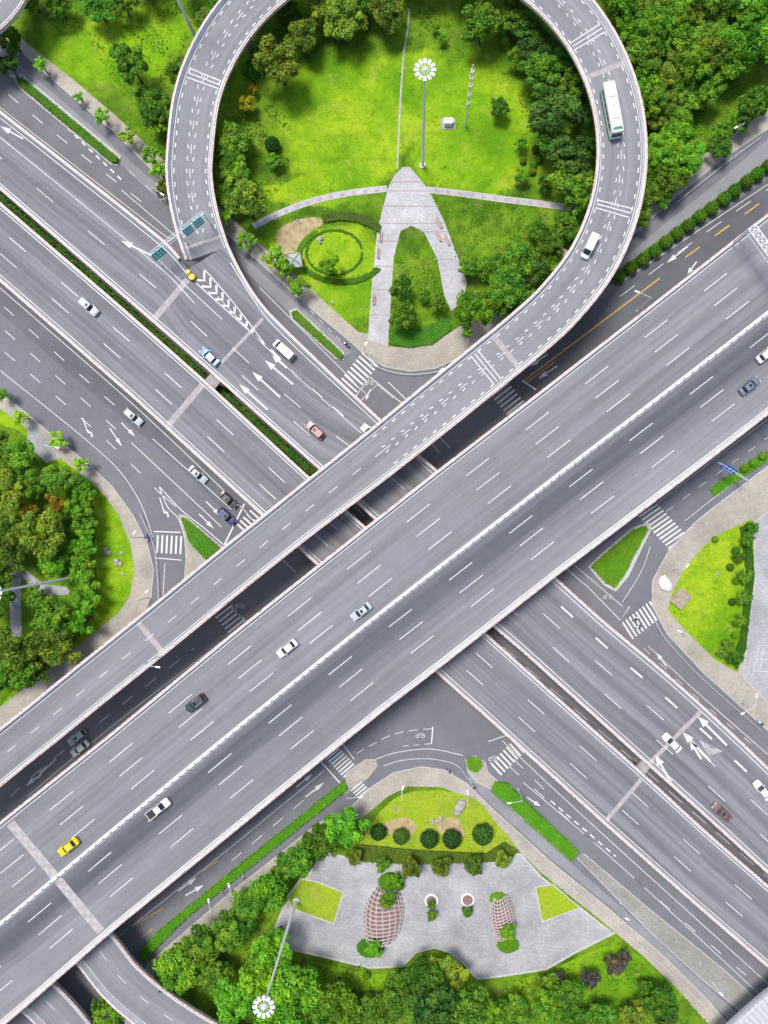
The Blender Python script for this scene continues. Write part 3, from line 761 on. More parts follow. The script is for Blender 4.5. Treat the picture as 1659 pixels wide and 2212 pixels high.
mb=MB()
for a,b in (((1640,1395),(1800,1395)),((1640,1395),(1628,1450)),((1650,1395),(1640,1452)),((1632,1425),(1800,1425)),((1628,1450),(1800,1455))):
    ribbon(G([a,b],0.18),0.12,0,0.02,mb)
mb.obj('court_markings',[M['white']])
mb=MB()
for (x,y) in ((812,1557),(1010,1528),(635,1562),(1430,1398),(540,1680),(330,985),(700,1590)):
    c=P(x,y,0.06); n=14; mb.add([c+Vector((0.38*math.cos(2*math.pi*i/n),0.38*math.sin(2*math.pi*i/n),0)) for i in range(n)],[tuple(range(n))])
mb.obj('manhole_covers',[M['rust']])
def railing(name,pts,z=0.03,h=0.9,mat='whitep'):
    q=G(pts,z,6); S=cum(q); mb=MB(); s=0
    U1=Vector((0,0,h))
    for hh in (h,h*.55): mb.tube([p+Vector((0,0,hh)) for p in q],.035,n=4)
    while s<S[-1]:
        a=at(q,s,S); mb.tube([a,a+U1],.045,n=4); s+=2.0
    mb.obj(name,[M[mat]])
railing('railing',[(830,1652),(870,1640),(930,1637),(985,1650),(1010,1680)],.05)
railing('railing',[(1410,1335),(1440,1385),(1520,1470),(1640,1575)],.05)
railing('railing',[(1440,1190),(1500,1128),(1560,1080),(1640,1020)],.05)
railing('railing',[(345,1300),(342,1240),(335,1180),(305,1110)],.05)
railing('railing',[(1180,1868),(1320,1985),(1450,2100),(1540,2190)],.15)
railing('railing',[(1460,440),(1560,360),(1640,300)],.05)
railing('railing',[(800,788),(850,806),(900,810),(950,803)],.05)

# ------------------------------------------------------------ vegetation
def leafmesh(name,C,Nn,sz,lc,mats,extra=None):
    n=len(C); rr=RNG.normal(size=(n,3)); T=np.cross(Nn,rr); T/=np.linalg.norm(T,axis=1,keepdims=True)+1e-9
    B=np.cross(Nn,T); s=sz[:,None]
    V=np.stack([C+T*s,C+B*s*0.62,C-T*s,C-B*s*0.62],1).reshape(-1,3)
    Fq=np.arange(4*n).reshape(n,4)
    vs=V; faces=Fq.tolist(); mi=[1]*n; cols=np.repeat(lc,4)
    if extra:
        o=len(V); vs=np.concatenate([V,np.array(extra.v)]); faces+= [tuple(i+o for i in f) for f in extra.f]; mi+=extra.m
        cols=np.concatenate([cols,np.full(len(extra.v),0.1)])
    me=bpy.data.meshes.new(name); me.from_pydata(vs.tolist(),[],faces)
    for m in mats: me.materials.append(m)
    me.polygons.foreach_set('material_index',mi)
    a=me.attributes.new('lc','FLOAT','POINT'); a.data.foreach_set('value',np.clip(cols,0,1).astype(np.float32))
    return me
def sph(n):
    d=RNG.normal(size=(n,3)); d/=np.linalg.norm(d,axis=1,keepdims=True); return d
def treemesh(name,kind,R=3.5,Hc=4.2,nc=34,nl=95,ls=0.235,flat=0.8):
    Cs=[];Ns=[];Sz=[];Lc=[]; ex=MB()
    ex.tube([(0,0,0),(0.1,0.05,Hc*0.5),(0.05,0,Hc+0.8)],0.28,0.12,7,0)
    ph=RNG.uniform(0,6.28)
    for i in range(nc):
        th=RNG.uniform(0,2*math.pi); u=math.sqrt(RNG.uniform(0.0,1)); ax=R*(0.9+0.13*math.sin(3*th+ph)+0.10*math.sin(5*th+2*ph))
        rad=ax*u*0.86; dome=math.sqrt(max(0,1-min(1,(rad/R))**2))
        z=Hc+R*flat*dome*RNG.uniform(0.35,1.1)-0.4
        c=np.array([rad*math.cos(th),rad*math.sin(th),z]); rc=R*RNG.uniform(0.14,0.29)
        d=sph(nl); d[:,2]=np.where(RNG.random(nl)<0.8,np.abs(d[:,2]),d[:,2])
        p=c+d*rc*RNG.uniform(0.65,1.2,(nl,1))*np.array([1,1,0.8])
        nn=d+RNG.normal(size=(nl,3))*0.45+np.array([0,0,0.35]); nn/=np.linalg.norm(nn,axis=1,keepdims=True)
        Cs.append(p);Ns.append(nn);Sz.append(RNG.uniform(0.6,1.4,nl)*ls)
        base=RNG.uniform(0.15,0.95); Lc.append(base+RNG.normal(size=nl)*0.2)
        if i%4==0: ex.tube([(0.05,0,Hc*0.6),tuple(c*np.array([.5,.5,.5])+np.array([0,0,Hc*0.42])),tuple(c)],0.10,0.03,5,0)
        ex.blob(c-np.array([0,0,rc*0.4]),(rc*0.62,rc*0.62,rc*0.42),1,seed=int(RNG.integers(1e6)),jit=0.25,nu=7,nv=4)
    C=np.concatenate(Cs);Nn=np.concatenate(Ns);Sz=np.concatenate(Sz);Lc=np.concatenate(Lc)
    return leafmesh(name,C,Nn,Sz,Lc,[M['trunk'],LM[kind]],ex)
TM={}
for kd in ('dark','mid','bright','olive','autumn','purple'):
    TM[kd]=[treemesh('tree_'+kd,kd) for _ in range(4 if kd in('mid','bright') else 2)]
TM['mid'].append(treemesh('tree_mid','mid',nc=50,nl=75,ls=.23)); TM['bright'].append(treemesh('tree_bright','bright',nc=52,nl=75,ls=0.23))
TM['street']=[treemesh('street_tree_lime','lime',R=3.2,nc=20,nl=42,ls=0.30) for _ in range(3)]
TM['lime']=[treemesh('tree_lime','lime') for _ in range(2)]
def topiary(kind,ls=0.11):
    n=900; d=sph(n); d[:,2]=np.where(d[:,2]<-0.3,-d[:,2],d[:,2])
    p=d*RNG.uniform(0.88,1.07,(n,1))*np.array([1,1,0.9])+np.array([0,0,0.8]); nn=d+RNG.normal(size=(n,3))*0.5; nn/=np.linalg.norm(nn,axis=1,keepdims=True)
    ex=MB(); ex.blob((0,0,0.8),(0.86,0.86,0.76),1,seed=3,jit=0.06,nu=14,nv=9); ex.tube([(0,0,0),(0,0,.5)],.1,.08,6,0)
    return leafmesh('round_shrub',p,nn,RNG.uniform(.7,1.3,n)*ls,0.45+RNG.normal(size=n)*0.25,[M['trunk'],LM[kind]],ex)
TP={k:topiary(k) for k in ('dark','hedge','olive','mid')}
NAMES={'dark':'camphor_tree','mid':'broadleaf_tree','bright':'broadleaf_tree','olive':'broadleaf_tree','autumn':'autumn_tree','purple':'plum_tree','street':'street_tree','lime':'broadleaf_tree'}
def tree(x,y,r,kd,h=1.0):
    sc=r*1.07/10.2/3.5; z=5.5*sc
    b=P(x,y,z); me=random.choice(TM[kd])
    o=place(me,NAMES[kd],(b.x,b.y,0.1),random.uniform(0,6.28),sc)
    o.scale=(sc*random.uniform(.9,1.12),sc*random.uniform(.9,1.12),sc*random.uniform(0.85,1.15)); return o
def shrub(x,y,r,kd='dark',name='round_shrub'):
    sc=r/9.8; b=P(x,y,sc); place(TP[kd],name,(b.x,b.y,0.12),random.uniform(0,6),sc)

T=[
(600,130,50,'olive'),(655,70,40,'olive'),(740,30,48,'olive'),(830,15,42,'olive'),(700,10,38,'olive'),(790,0,35,'mid'),(620,30,30,'mid'),(1040,45,42,'mid'),(1105,30,38,'mid'),(1140,70,32,'dark'),
(1170,150,44,'mid'),(1205,245,54,'dark'),(1160,105,34,'dark'),(1238,180,38,'mid'),(1228,335,46,'dark'),(1238,385,44,'mid'),(1262,250,32,'dark'),(1195,295,38,'mid'),(1268,320,30,'dark'),(1248,430,32,'mid'),(1190,200,36,'dark'),(1215,120,30,'mid'),(1120,120,22,'mid'),
(502,300,36,'mid'),(488,345,30,'mid'),(505,365,34,'bright'),(530,440,44,'olive'),(495,420,30,'mid'),(515,290,22,'mid'),(520,395,26,'mid'),(533,222,19,'autumn'),(545,195,12,'autumn'),(590,345,18,'bright'),(470,300,20,'mid'),
(484,468,20,'street'),(530,518,24,'street'),(597,558,30,'street'),(615,580,22,'street'),(640,615,28,'street'),
(870,622,26,'mid'),(872,680,30,'mid'),(945,655,20,'mid'),(920,640,14,'mid'),(1015,572,26,'mid'),(1060,580,32,'mid'),(1095,615,42,'mid'),(1125,560,40,'mid'),(1155,590,32,'dark'),(1060,645,32,'bright'),(1020,680,46,'bright'),(1135,640,28,'mid'),(1185,520,34,'mid'),(1222,480,30,'mid'),(1160,495,22,'mid'),(1195,560,26,'mid'),(1090,665,24,'mid'),(1240,505,22,'mid'),
(715,575,24,'bright'),(1080,230,21,'mid'),(1128,378,18,'bright'),(1180,395,18,'dark'),(1126,310,14,'bright'),(940,60,10,'bright'),(957,85,10,'bright'),
(18,80,28,'mid'),(88,140,20,'street'),(168,208,14,'street'),(220,250,20,'street'),(274,290,22,'street'),(326,335,22,'street'),(342,368,22,'street'),(283,140,38,'mid'),(335,230,38,'mid'),(378,152,28,'mid'),(205,8,34,'mid'),(260,0,30,'mid'),(120,5,30,'mid'),(450,38,26,'olive'),(470,12,26,'mid'),(15,140,26,'dark'),(315,205,22,'mid'),(352,405,18,'olive'),(490,0,30,'mid'),(60,-10,30,'mid'),(255,110,22,'bright'),(345,265,24,'bright'),
(1620,235,32,'mid'),(1645,205,30,'mid'),(1560,310,28,'mid'),(1600,262,24,'mid'),(1452,385,36,'mid'),(1492,335,34,'bright'),(1432,425,22,'bright'),(1385,470,22,'mid'),(1418,350,28,'mid'),(1560,285,22,'bright'),
(45,900,22,'street'),(120,950,24,'street'),(175,1002,22,'street'),(2,850,20,'street'),
(118,1085,27,'autumn'),(62,1108,24,'autumn'),(20,1140,40,'olive'),(40,985,38,'lime'),(-10,970,40,'olive'),(60,1045,34,'bright'),(10,1060,42,'olive'),(125,1035,36,'mid'),(95,1150,48,'olive'),(40,1190,40,'olive'),(110,1215,32,'bright'),(175,1060,28,'bright'),(172,1095,30,'bright'),(178,1135,30,'bright'),(176,1175,30,'bright'),(180,1215,28,'bright'),(172,1255,34,'bright'),(182,1300,32,'bright'),(172,1340,34,'bright'),(110,1330,44,'mid'),(120,1395,48,'olive'),(60,1400,50,'olive'),(75,1290,26,'mid'),(0,1400,44,'olive'),(40,1450,44,'mid'),(-30,1300,50,'mid'),(0,1470,40,'dark'),(130,1360,30,'bright'),(-40,1180,50,'mid'),(150,1120,20,'dark'),(85,1440,32,'mid'),(10,1250,24,'mid'),(5,1010,30,'lime'),
(745,1785,42,'bright'),(700,1815,40,'mid'),(640,1868,40,'mid'),(580,1925,42,'bright'),(610,1890,30,'mid'),(530,1955,34,'mid'),(480,2020,42,'mid'),(420,2052,46,'mid'),(380,2095,46,'bright'),(362,2135,36,'mid'),(525,2000,32,'mid'),(665,1835,26,'bright'),
(590,2055,52,'bright'),(560,2115,56,'bright'),(640,2135,56,'bright'),(505,2170,50,'bright'),(600,2195,52,'bright'),(455,2110,40,'mid'),(725,2165,46,'bright'),(740,2210,40,'mid'),(915,2120,50,'mid'),(968,2115,42,'olive'),(870,2155,44,'mid'),(940,2180,56,'dark'),(1000,2175,50,'mid'),(1062,2205,40,'bright'),(1112,2185,36,'mid'),(1185,2180,42,'bright'),(1230,2150,34,'mid'),(1185,2130,24,'mid'),(820,2195,40,'mid'),(670,2205,40,'mid'),
(1330,2085,24,'purple'),(1272,2112,22,'purple'),(1350,2065,16,'purple'),(1205,2112,18,'purple'),(1432,2165,36,'mid'),(1400,2140,24,'mid'),(1300,2205,36,'mid'),(1370,2195,30,'olive'),(1240,2205,30,'mid'),(1440,2205,30,'dark'),(560,2060,24,'lime'),
(240,2195,34,'lime'),(215,2170,20,'olive'),(765,1852,20,'olive'),(828,1868,18,'mid'),(890,1874,24,'olive'),(955,1872,24,'olive'),(1025,1870,23,'mid'),(1085,1856,20,'olive'),
(838,1945,19,'bright'),(850,1905,18,'bright'),(932,1955,10,'mid'),(932,1978,13,'mid'),(1010,1968,13,'mid'),(1098,2015,18,'bright'),(808,2050,18,'bright'),(860,1915,14,'mid'),
(1615,1165,16,'bright'),(1600,1205,15,'mid'),(1608,1290,16,'mid'),(1588,1420,18,'mid'),(1575,1395,14,'mid'),(1610,1245,15,'bright'),(1600,1340,15,'bright'),(1625,1140,14,'mid'),(1560,1412,12,'olive')]
for t in T: tree(*t)
def inside(x,y,pg):
    c=False; n=len(pg)
    for i in range(n):
        x1,y1=pg[i];x2,y2=pg[(i+1)%n]
        if (y1>y)!=(y2>y) and x<(x2-x1)*(y-y1)/(y2-y1)+x1: c=not c
    return c
FR=[(1300,-80),(1800,-80),(1800,60),(1660,100),(1580,140),(1530,210),(1490,260),(1480,300),(1430,400),(1410,420),(1412,330),(1405,230),(1380,130),(1330,40)]
placed=[]
tries=0
while tries<2500:
    tries+=1; x=random.uniform(1290,1800); y=random.uniform(-80,440)
    if not inside(x,y,FR): continue
    if any((x-a)**2+(y-b)**2<33**2 for a,b in placed): continue
    placed.append((x,y)); tree(x,y,random.uniform(24,44),random.choice(['mid','mid','bright','bright','bright','olive']))
for (x,y) in [(530,-30),(600,-60),(700,-60),(800,-70),(900,-60),(1000,-60),(1100,-40),(1180,-90),(400,-60),(300,-60)]: tree(x,y,42,'mid')
for (x,y) in [(1337,597),(1363,578),(1390,560),(1415,542),(1440,522),(1463,504),(1488,487),(1513,467),(1538,449),(1565,429),(1587,412),(1614,392),(1637,375),(1662,357)]: shrub(x,y,14,'mid')
for (x,y,r) in [(817,1798,17),(866,1807,17),(927,1813,19),(976,1813,20),(1043,1803,22)]: shrub(x,y,r,'dark')
for (x,y,r,k) in [(588,312,16,'dark'),(1157,322,8,'olive'),(1165,345,8,'olive'),(1130,348,7,'olive'),(1152,355,8,'hedge'),(1150,370,8,'olive'),(1640,378,9,'hedge'),(1648,985,9,'hedge'),(1628,1000,9,'hedge'),(1608,1012,9,'hedge'),(1570,1390,10,'olive'),(1590,1255,8,'hedge'),(1588,1372,8,'hedge'),(1545,1165,7,'hedge'),(792,2108,8,'hedge'),(1582,1300,8,'mid'),(1578,1225,8,'mid'),(1590,1190,9,'hedge')]: shrub(x,y,r,k)

def hedge(name,pts,h,kind,dens=11,ls=0.15,z0=0.13,ragged=0.14,body=True,gate=None,smooth=0):
    if smooth: pts=[(q[0],q[1]) for q in catmull([Vector(p) for p in pts],smooth,True)]
    w=[P(x,y,h) for x,y in pts]; w2=[(p.x,p.y) for p in w]
    xs_=[p[0] for p in w2]; ys_=[p[1] for p in w2]
    ar=abs(sum(w2[i][0]*w2[(i+1)%len(w2)][1]-w2[(i+1)%len(w2)][0]*w2[i][1] for i in range(len(w2))))/2
    n=int(ar*dens); C=[]
    bb=(max(xs_)-min(xs_))*(max(ys_)-min(ys_))
    cnt=int(n*bb/max(ar,0.1))
    for _ in range(min(cnt,120000)):
        x=random.uniform(min(xs_),max(xs_)); y=random.uniform(min(ys_),max(ys_))
        if inside(x,y,w2):
            if gate is not None:
                g=math.sin(x*0.37+gate+1.3*math.sin(y*.23))*math.sin(y*0.41-gate+1.1*math.sin(x*.19))+0.5*math.sin(x*1.3+y*.9+math.sin(y))
                if g<random.uniform(-0.4,1.0): continue
            C.append((x+random.gauss(0,.12),y+random.gauss(0,.12),z0+h+random.uniform(-ragged,ragged)))
    if body:
        per=w2+[w2[0]]
        for a,b in zip(per[:-1],per[1:]):
            L=math.hypot(b[0]-a[0],b[1]-a[1])
            for _ in range(int(L*h*dens*1.6)):
                t=random.random(); C.append((a[0]+(b[0]-a[0])*t+random.uniform(-.2,.2),a[1]+(b[1]-a[1])*t+random.uniform(-.2,.2),z0+random.uniform(0.1,h)))
    C=np.array(C); n=len(C)
    if n==0: return
    nn=RNG.normal(size=(n,3))*0.55+np.array([0,0,0.9]); nn/=np.linalg.norm(nn,axis=1,keepdims=True)
    lcv=0.45+0.28*np.sin(C[:,0]*1.3+np.sin(C[:,1]*.7))*np.sin(C[:,1]*1.1+1)+RNG.normal(size=n)*0.22
    ex=None
    if body:
        ex=MB(); top=[Vector((a,b,z0+h-0.1)) for a,b in w2]; bot=[Vector((a,b,z0)) for a,b in w2]; k=len(top)
        tr=tessellate_polygon([top]); ex.add(top,[tuple(t) for t in tr],1); ex.add(top+bot,[(i,(i+1)%k,k+(i+1)%k,k+i) for i in range(k)],1)
    me=leafmesh(name,C,nn,RNG.uniform(.7,1.3,n)*ls,lcv,[M['trunk'],LM[kind]],ex)
    o=bpy.data.objects.new(name,me); COL.objects.link(o)
hedge('hedge',[(35,168),(48,168),(254,340),(252,350),(240,349),(40,182)],0.8,'hedge')
hedge('hedge',[(630,674),(640,670),(740,764),(738,773),(728,771),(632,684)],0.8,'hedge')
hedge('hedge',[(1070,1690),(1095,1693),(1250,1840),(1235,1860),(1062,1708)],0.8,'hedge')
hedge('hedge',[(742,1690),(750,1705),(530,1882),(400,1985),(340,2045),(310,2080),(300,2060),(340,2015),(520,1868)],0.9,'hedge')
hedge('hedge',[(391,1118),(400,1120),(438,1152),(474,1184),(444,1208),(410,1172)],0.5,'hedge')
hedge('hedge',[(1278,1224),(1300,1203),(1368,1145),(1396,1136),(1400,1144),(1380,1180),(1350,1240),(1329,1270),(1308,1258)],0.5,'hedge')
hedge('hedge',[(1010,1640),(1030,1637),(1042,1650),(1030,1668),(1012,1660)],0.5,'hedge',smooth=4)
hedge('hedge',[(1535,1055),(1570,1030),(1659,975),(1659,995),(1590,1040),(1545,1070)],0.5,'hedge')
hedge('hedge',[(1320,600),(1335,585),(1470,485),(1659,345),(1665,358),(1480,498),(1345,602),(1328,612)],0.3,'hedge')
hedge('hedge',[(-100,330),(0,420),(250,640),(440,806),(680,1018),(660,1030),(430,820),(240,655),(0,442),(-100,350)],3.2,'mid',7,0.28)
def arc(cx,cy,rx,ry,a0,a1,w,n=18):
    o=[];i_=[]
    for k in range(n+1):
        a=math.radians(a0+(a1-a0)*k/n); o.append((cx+rx*math.cos(a),cy+ry*math.sin(a))); i_.append((cx+(rx-w)*math.cos(a),cy+(ry-w)*math.sin(a)))
    return o+i_[::-1]
hedge('hedge',[(693,465),(735,458),(780,462),(812,474),(822,488),(820,502),(800,490),(770,478),(735,474),(700,480)],0.6,'olive')
hedge('hedge',arc(738,550,97,64,150,30,11),0.45,'hedge')
hedge('hedge',arc(738,550,97,64,235,160,10),0.45,'hedge')
hedge('hedge',arc(722,545,62,50,0,350,4,40),0.3,'hedge')
hedge('hedge',[(840,712),(900,712),(945,695),(972,680),(974,712),(935,742),(885,750),(842,742)],0.5,'bright')
hedge('hedge',[(1600,1140),(1622,1128),(1630,1240),(1612,1400),(1592,1445),(1580,1430),(1600,1380),(1614,1242)],0.5,'mid',ragged=.3)
hedge('hedge',[(745,1850),(770,1825),(900,1838),(1050,1845),(1090,1820),(1120,1838),(1100,1860),(900,1868),(790,1862)],0.6,'olive')
hedge('ground_cover',[(930,425),(1060,440),(1200,455),(1190,500),(1120,540),(1010,545),(985,560),(960,480)],0.15,'mid',10,0.17,body=False,gate=1.0)
hedge('ground_cover',[(885,495),(915,530),(945,600),(968,665),(945,690),(900,705),(842,710),(850,580),(865,520)],0.2,'mid',10,0.17,body=False,gate=4.0)
hedge('ground_cover',[(20,20),(200,130),(290,210),(330,310),(400,420),(360,200),(400,100),(440,0),(0,-60)],0.15,'mid',6,0.2,body=False,gate=2.0)
hedge('ground_cover',[(560,160),(620,180),(700,120),(860,90),(880,20),(660,60),(560,100)],0.2,'mid',7,0.2,body=False,gate=3.0)
hedge('ground_cover',[(500,250),(600,220),(640,300),(600,420),(560,460),(500,440)],0.2,'mid',7,0.2,body=False,gate=5.0)
hedge('ground_cover',[(900,20),(1100,20),(1150,120),(1170,330),(1140,420),(1130,250),(1080,80),(980,60),(900,70)],0.2,'mid',7,0.2,body=False,gate=0.5)
hedge('ground_cover',[(1480,300),(1530,215),(1659,120),(1659,235),(1540,315)],0.2,'bright',7,0.2,body=False,gate=2.5)
hedge('ground_cover',[(1050,2140),(1300,2060),(1420,2090),(1540,2220),(1050,2250)],0.3,'mid',7,0.22,body=False,gate=1.5)
hedge('ground_cover',[(620,2060),(900,2100),(1050,2130),(1050,2240),(400,2260),(330,2150),(520,1960)],0.3,'mid',6,0.22,body=False,gate=2.2)
hedge('ground_cover',[(680,300),(860,300),(860,400),(740,415),(680,420)],0.05,'bright',2,0.16,body=False,gate=0.2)
hedge('ivy',[(1110,20),(1160,45),(1225,110),(1262,190),(1275,240),(1240,230),(1180,130),(1120,70)],3.0,'mid',7,0.28,ragged=.5)
hedge('ivy',[(640,20),(570,85),(520,150),(545,165),(600,110),(670,50)],2.0,'mid',7,0.28,ragged=.4)

# ------------------------------------------------------------ vehicles
PAINT={}
def paint(nm,col,met=0.0):
    if nm not in PAINT:
        m,nt,b=newmat('car_paint_'+nm); b.inputs['Metallic'].default_value=met
        g=geo(nt); f=noise(nt,g,3.0,3); c=mixc(nt,f,[x*0.92 for x in col],col); nt.links.new(c,b.inputs['Base Color'])
        b.inputs['Roughness'].default_value=0.4; b.inputs['Coat Weight'].default_value=0.35; PAINT[nm]=m
    return PAINT[nm]
def loftbody(mb,st,mi):
    vs=[]; k=9
    for x,w,zl,zs,zt in st:
        pr=[(-0.88*w,zl),(-w,zl+0.15),(-w,zs),(-0.9*w,zt-0.02),(0,zt+0.02),(0.9*w,zt-0.02),(w,zs),(w,zl+0.15),(0.88*w,zl)]
        vs+=[(x,a,b) for a,b in pr]
    n=len(st); fs=[(i*k+j,i*k+(j+1)%k,(i+1)*k+(j+1)%k,(i+1)*k+j) for i in range(n-1) for j in range(k)]
    fs+=[tuple(range(k)),tuple((n-1)*k+j for j in range(k-1,-1,-1))]
    mb.add(vs,fs,mi)
def house(mb,xb0,xb1,xt0,xt1,wb,wt,zb,zt):
    b=[(xb0,-wb*0.9,zb),(xb0+0.25,-wb,zb),(xb1-0.35,-wb,zb),(xb1,-wb*0.82,zb),(xb1+0.05,0,zb),(xb1,wb*0.82,zb),(xb1-0.35,wb,zb),(xb0+0.25,wb,zb),(xb0,wb*0.9,zb),(xb0-0.04,0,zb)]
    t=[(xt0,-wt*0.92,zt),(xt0+0.2,-wt,zt),(xt1-0.2,-wt,zt),(xt1,-wt*0.9,zt),(xt1+0.04,0,zt),(xt1,wt*0.9,zt),(xt1-0.2,wt,zt),(xt0+0.2,wt,zt),(xt0,wt*0.92,zt),(xt0-0.03,0,zt)]
    k=10; mb.add(b+t,[(i,(i+1)%k,k+(i+1)%k,k+i) for i in range(k)],1)
    cx=(xt0+xt1)/2
    r2=[(cx+(x-cx)*0.96,y*0.95,zt+0.05) for x,y,z in t]
    t1=[(cx+(x-cx)*1.02,y*1.03,zt-.01) for x,y,z in t]
    mb.add(t1+r2,[(i,(i+1)%k,k+(i+1)%k,k+i) for i in range(k)]+[tuple(range(k,2*k))],0)
    for i in (0,2,3,5,6,8):
        a=Vector(b[i]);c=Vector(t[i]); o=Vector((0,0.012*(1 if a.y>0 else -1),0.01)); mb.tube([a+o,c+o],0.05,n=4,mi=0)
    for sg in (-1,1):
        xm=(xb0+xb1)/2; mb.tube([(xm,sg*(wb+.01),zb),(xm-.05,sg*(wt+.01),zt)],0.04,n=4,mi=2)
def wheels(mb,xs,w,r=0.32):
    for x in xs:
        for sg in (-1,1):
            mb.tube([(x,sg*(w-0.2),r),(x,sg*(w+0.01),r)],r,n=14,mi=3)
            mb.tube([(x,sg*(w),r),(x,sg*(w+0.02),r)],r*0.55,n=8,mi=6)
def lights(mb,xf,xr,w,zf,zr):
    for sg in (-1,1):
        mb.box((xf-0.08,sg*(w-0.28),zf),(0.28,0.36,0.14),4); mb.box((xr+0.05,sg*(w-0.25),zr),(0.16,0.38,0.16),5)
CM={}
def carmesh(kind,pn,col,met=0.0):
    key=(kind,pn)
    if key in CM: return CM[key]
    mb=MB()
    if kind in('sedan','taxi'):
        loftbody(mb,[(-2.35,0.72,.35,.6,.86),(-2.2,.84,.28,.7,.98),(-1.6,.9,.22,.75,1.0),(-0.6,.91,.2,.75,.95),(0.7,.91,.2,.74,.94),(1.3,.9,.22,.72,.90),(1.9,.86,.25,.66,.80),(2.25,.76,.3,.58,.70),(2.38,.6,.36,.5,.6)],0)
        house(mb,-1.75,1.05,-1.2,0.35,0.82,0.68,.93,1.42); wheels(mb,(-1.4,1.4),.86); lights(mb,2.28,-2.33,.84,.62,.78)
        for sg in(-1,1): mb.box((0.75,sg*0.98,0.98),(0.16,0.2,0.12),0)
        if kind=='taxi': mb.box((-0.4,0,1.55),(0.22,0.7,0.14),6)
        elif pn!='white': mb.box((-0.15,0,1.475),(0.5,0.7,0.02),1)
    elif kind=='suv':
        loftbody(mb,[(-2.3,0.75,.4,.7,1.0),(-2.2,.86,.3,.8,1.08),(-1.5,.93,.26,.85,1.08),(0.7,.93,.25,.84,1.05),(1.3,.92,.26,.82,1.02),(1.95,.88,.3,.78,.94),(2.25,.78,.35,.68,.82),(2.34,.6,.4,.6,.7)],0)
        house(mb,-2.2,1.0,-1.85,0.4,0.84,0.72,1.04,1.62); wheels(mb,(-1.4,1.4),.88,.36); lights(mb,2.24,-2.3,.86,.74,.95)
        for sg in(-1,1):
            mb.box((0.75,sg*1.0,1.1),(0.16,0.2,0.14),0); mb.tube([(-1.6,sg*.62,1.71),(0.15,sg*.62,1.71)],.025,n=5,mi=6)
        mb.box((-0.1,0,1.68),(0.6,0.75,0.02),1)
    elif kind=='van':
        loftbody(mb,[(-2.6,0.85,.35,.9,1.15),(-2.5,.92,.3,.95,1.15),(1.3,.93,.28,.95,1.12),(2.1,.9,.3,.85,1.02),(2.5,.8,.35,.7,.85),(2.6,.62,.4,.6,.7)],0)
        house(mb,-2.55,1.9,-2.45,1.1,0.9,0.83,1.11,1.9); wheels(mb,(-1.6,1.6),.88,.34); lights(mb,2.48,-2.58,.86,.75,1.0)
        for x in (-1.7,-0.9,-0.1): mb.box((x,0,1.965),(0.04,1.3,0.025),6)
        for sg in(-1,1): mb.box((1.5,sg*1.02,1.2),(0.16,0.2,0.22),2)
    elif kind=='pickup':
        loftbody(mb,[(-2.65,.88,.4,.75,.8),(-0.75,.93,.35,.75,.82),(-0.7,.93,.3,.85,1.1),(0.9,.93,.3,.85,1.1),(1.6,.92,.3,.85,1.05),(2.3,.88,.35,.8,.98),(2.65,.75,.4,.65,.8)],0)
        house(mb,-0.8,1.35,-0.6,0.65,0.86,0.7,1.08,1.7); wheels(mb,(-1.65,1.65),.9,.38); lights(mb,2.55,-2.65,.86,.8,.7)
        mb.box((-1.72,0,.86),(1.8,1.5,.03),2)
        for sg in(-1,1): mb.box((-1.72,sg*.86,.98),(1.9,.12,.34),0); mb.box((1.0,sg*1.02,1.2),(0.16,0.2,0.18),2)
        mb.box((-2.62,0,.98),(.1,1.7,.34),0)
    me=mb.mesh(kind,[paint(pn,col,met),M['glass'],M['blackp'],M['tyre'],M['lampw'],M['lampr'],M['steel']]); CM[key]=me; return me
PC={'white':(0.75,0.75,0.75),'silver':(0.48,0.55,0.58),'dark':(0.055,0.06,0.07),'blue':(0.16,0.30,0.52),'navy':(0.03,0.04,0.16),'maroon':(0.24,0.14,0.14),'yellow':(0.8,0.62,0.0),'grey':(0.2,0.25,0.31)}
def car(x,y,z,deg,kind,pn,name='car'):
    p=P(x,y,z+0.8); me=carmesh(kind,pn,PC[pn],0.3 if pn in('grey','blue','maroon') else 0.0)
    place(me,name,(p.x,p.y,z+0.005),math.radians(deg))
a1=218; a2=38; n1=138; n2=-42
car(780,1321,ZT,a1,'sedan','silver','sedan_car'); car(620,1401,ZT,a1,'sedan','white','sedan_car'); car(422,1519,ZT,a1,'suv','dark','suv_car'); car(147,1830,ZT,a1,'taxi','yellow','taxi')
car(342,1747,ZT,a2,'pickup','white','pickup_truck'); car(1620,833,ZT,a2,'sedan','grey','sedan_car'); car(1657,764,ZT,a2,'sedan','white','sedan_car')
car(166,1593,0.05,a1,'suv','silver','suv_car'); car(172,1617,0.05,a1,'sedan','white','sedan_car')
car(191,662,ZM,n2,'suv','silver','suv_car'); car(452,770,ZM,n1,'sedan','blue','sedan_car'); car(680,929,ZM,n1,'suv','maroon','suv_car'); car(613,756,ZM,n1,'van','white','van'); car(800,935,ZM,n1,'sedan','silver','sedan_car')
car(288,900,0.05,n2,'suv','silver','suv_car'); car(427,1025,0.05,n2,'sedan','silver','sedan_car'); car(493,1080,0.05,n2,'sedan','dark','sedan_car'); car(490,1116,0.05,n2,'suv','navy','suv_car')
car(1452,1605,ZM,n1-3,'sedan','white','sedan_car'); car(1560,1755,ZM,n1,'sedan','maroon','sedan_car'); car(1647,1708,ZM,n1-10,'sedan','white','sedan_car')
sv=s_at(1290,540,12.4); d=RP(sv+1,0)-RP(sv,0); vp=RP(sv,1.9)
place(carmesh('van','white',PC['white']),'van',vp+Vector((0,0,.005)),math.atan2(d.y,d.x)+math.pi)
mb=MB(); L=10.4;W=1.25
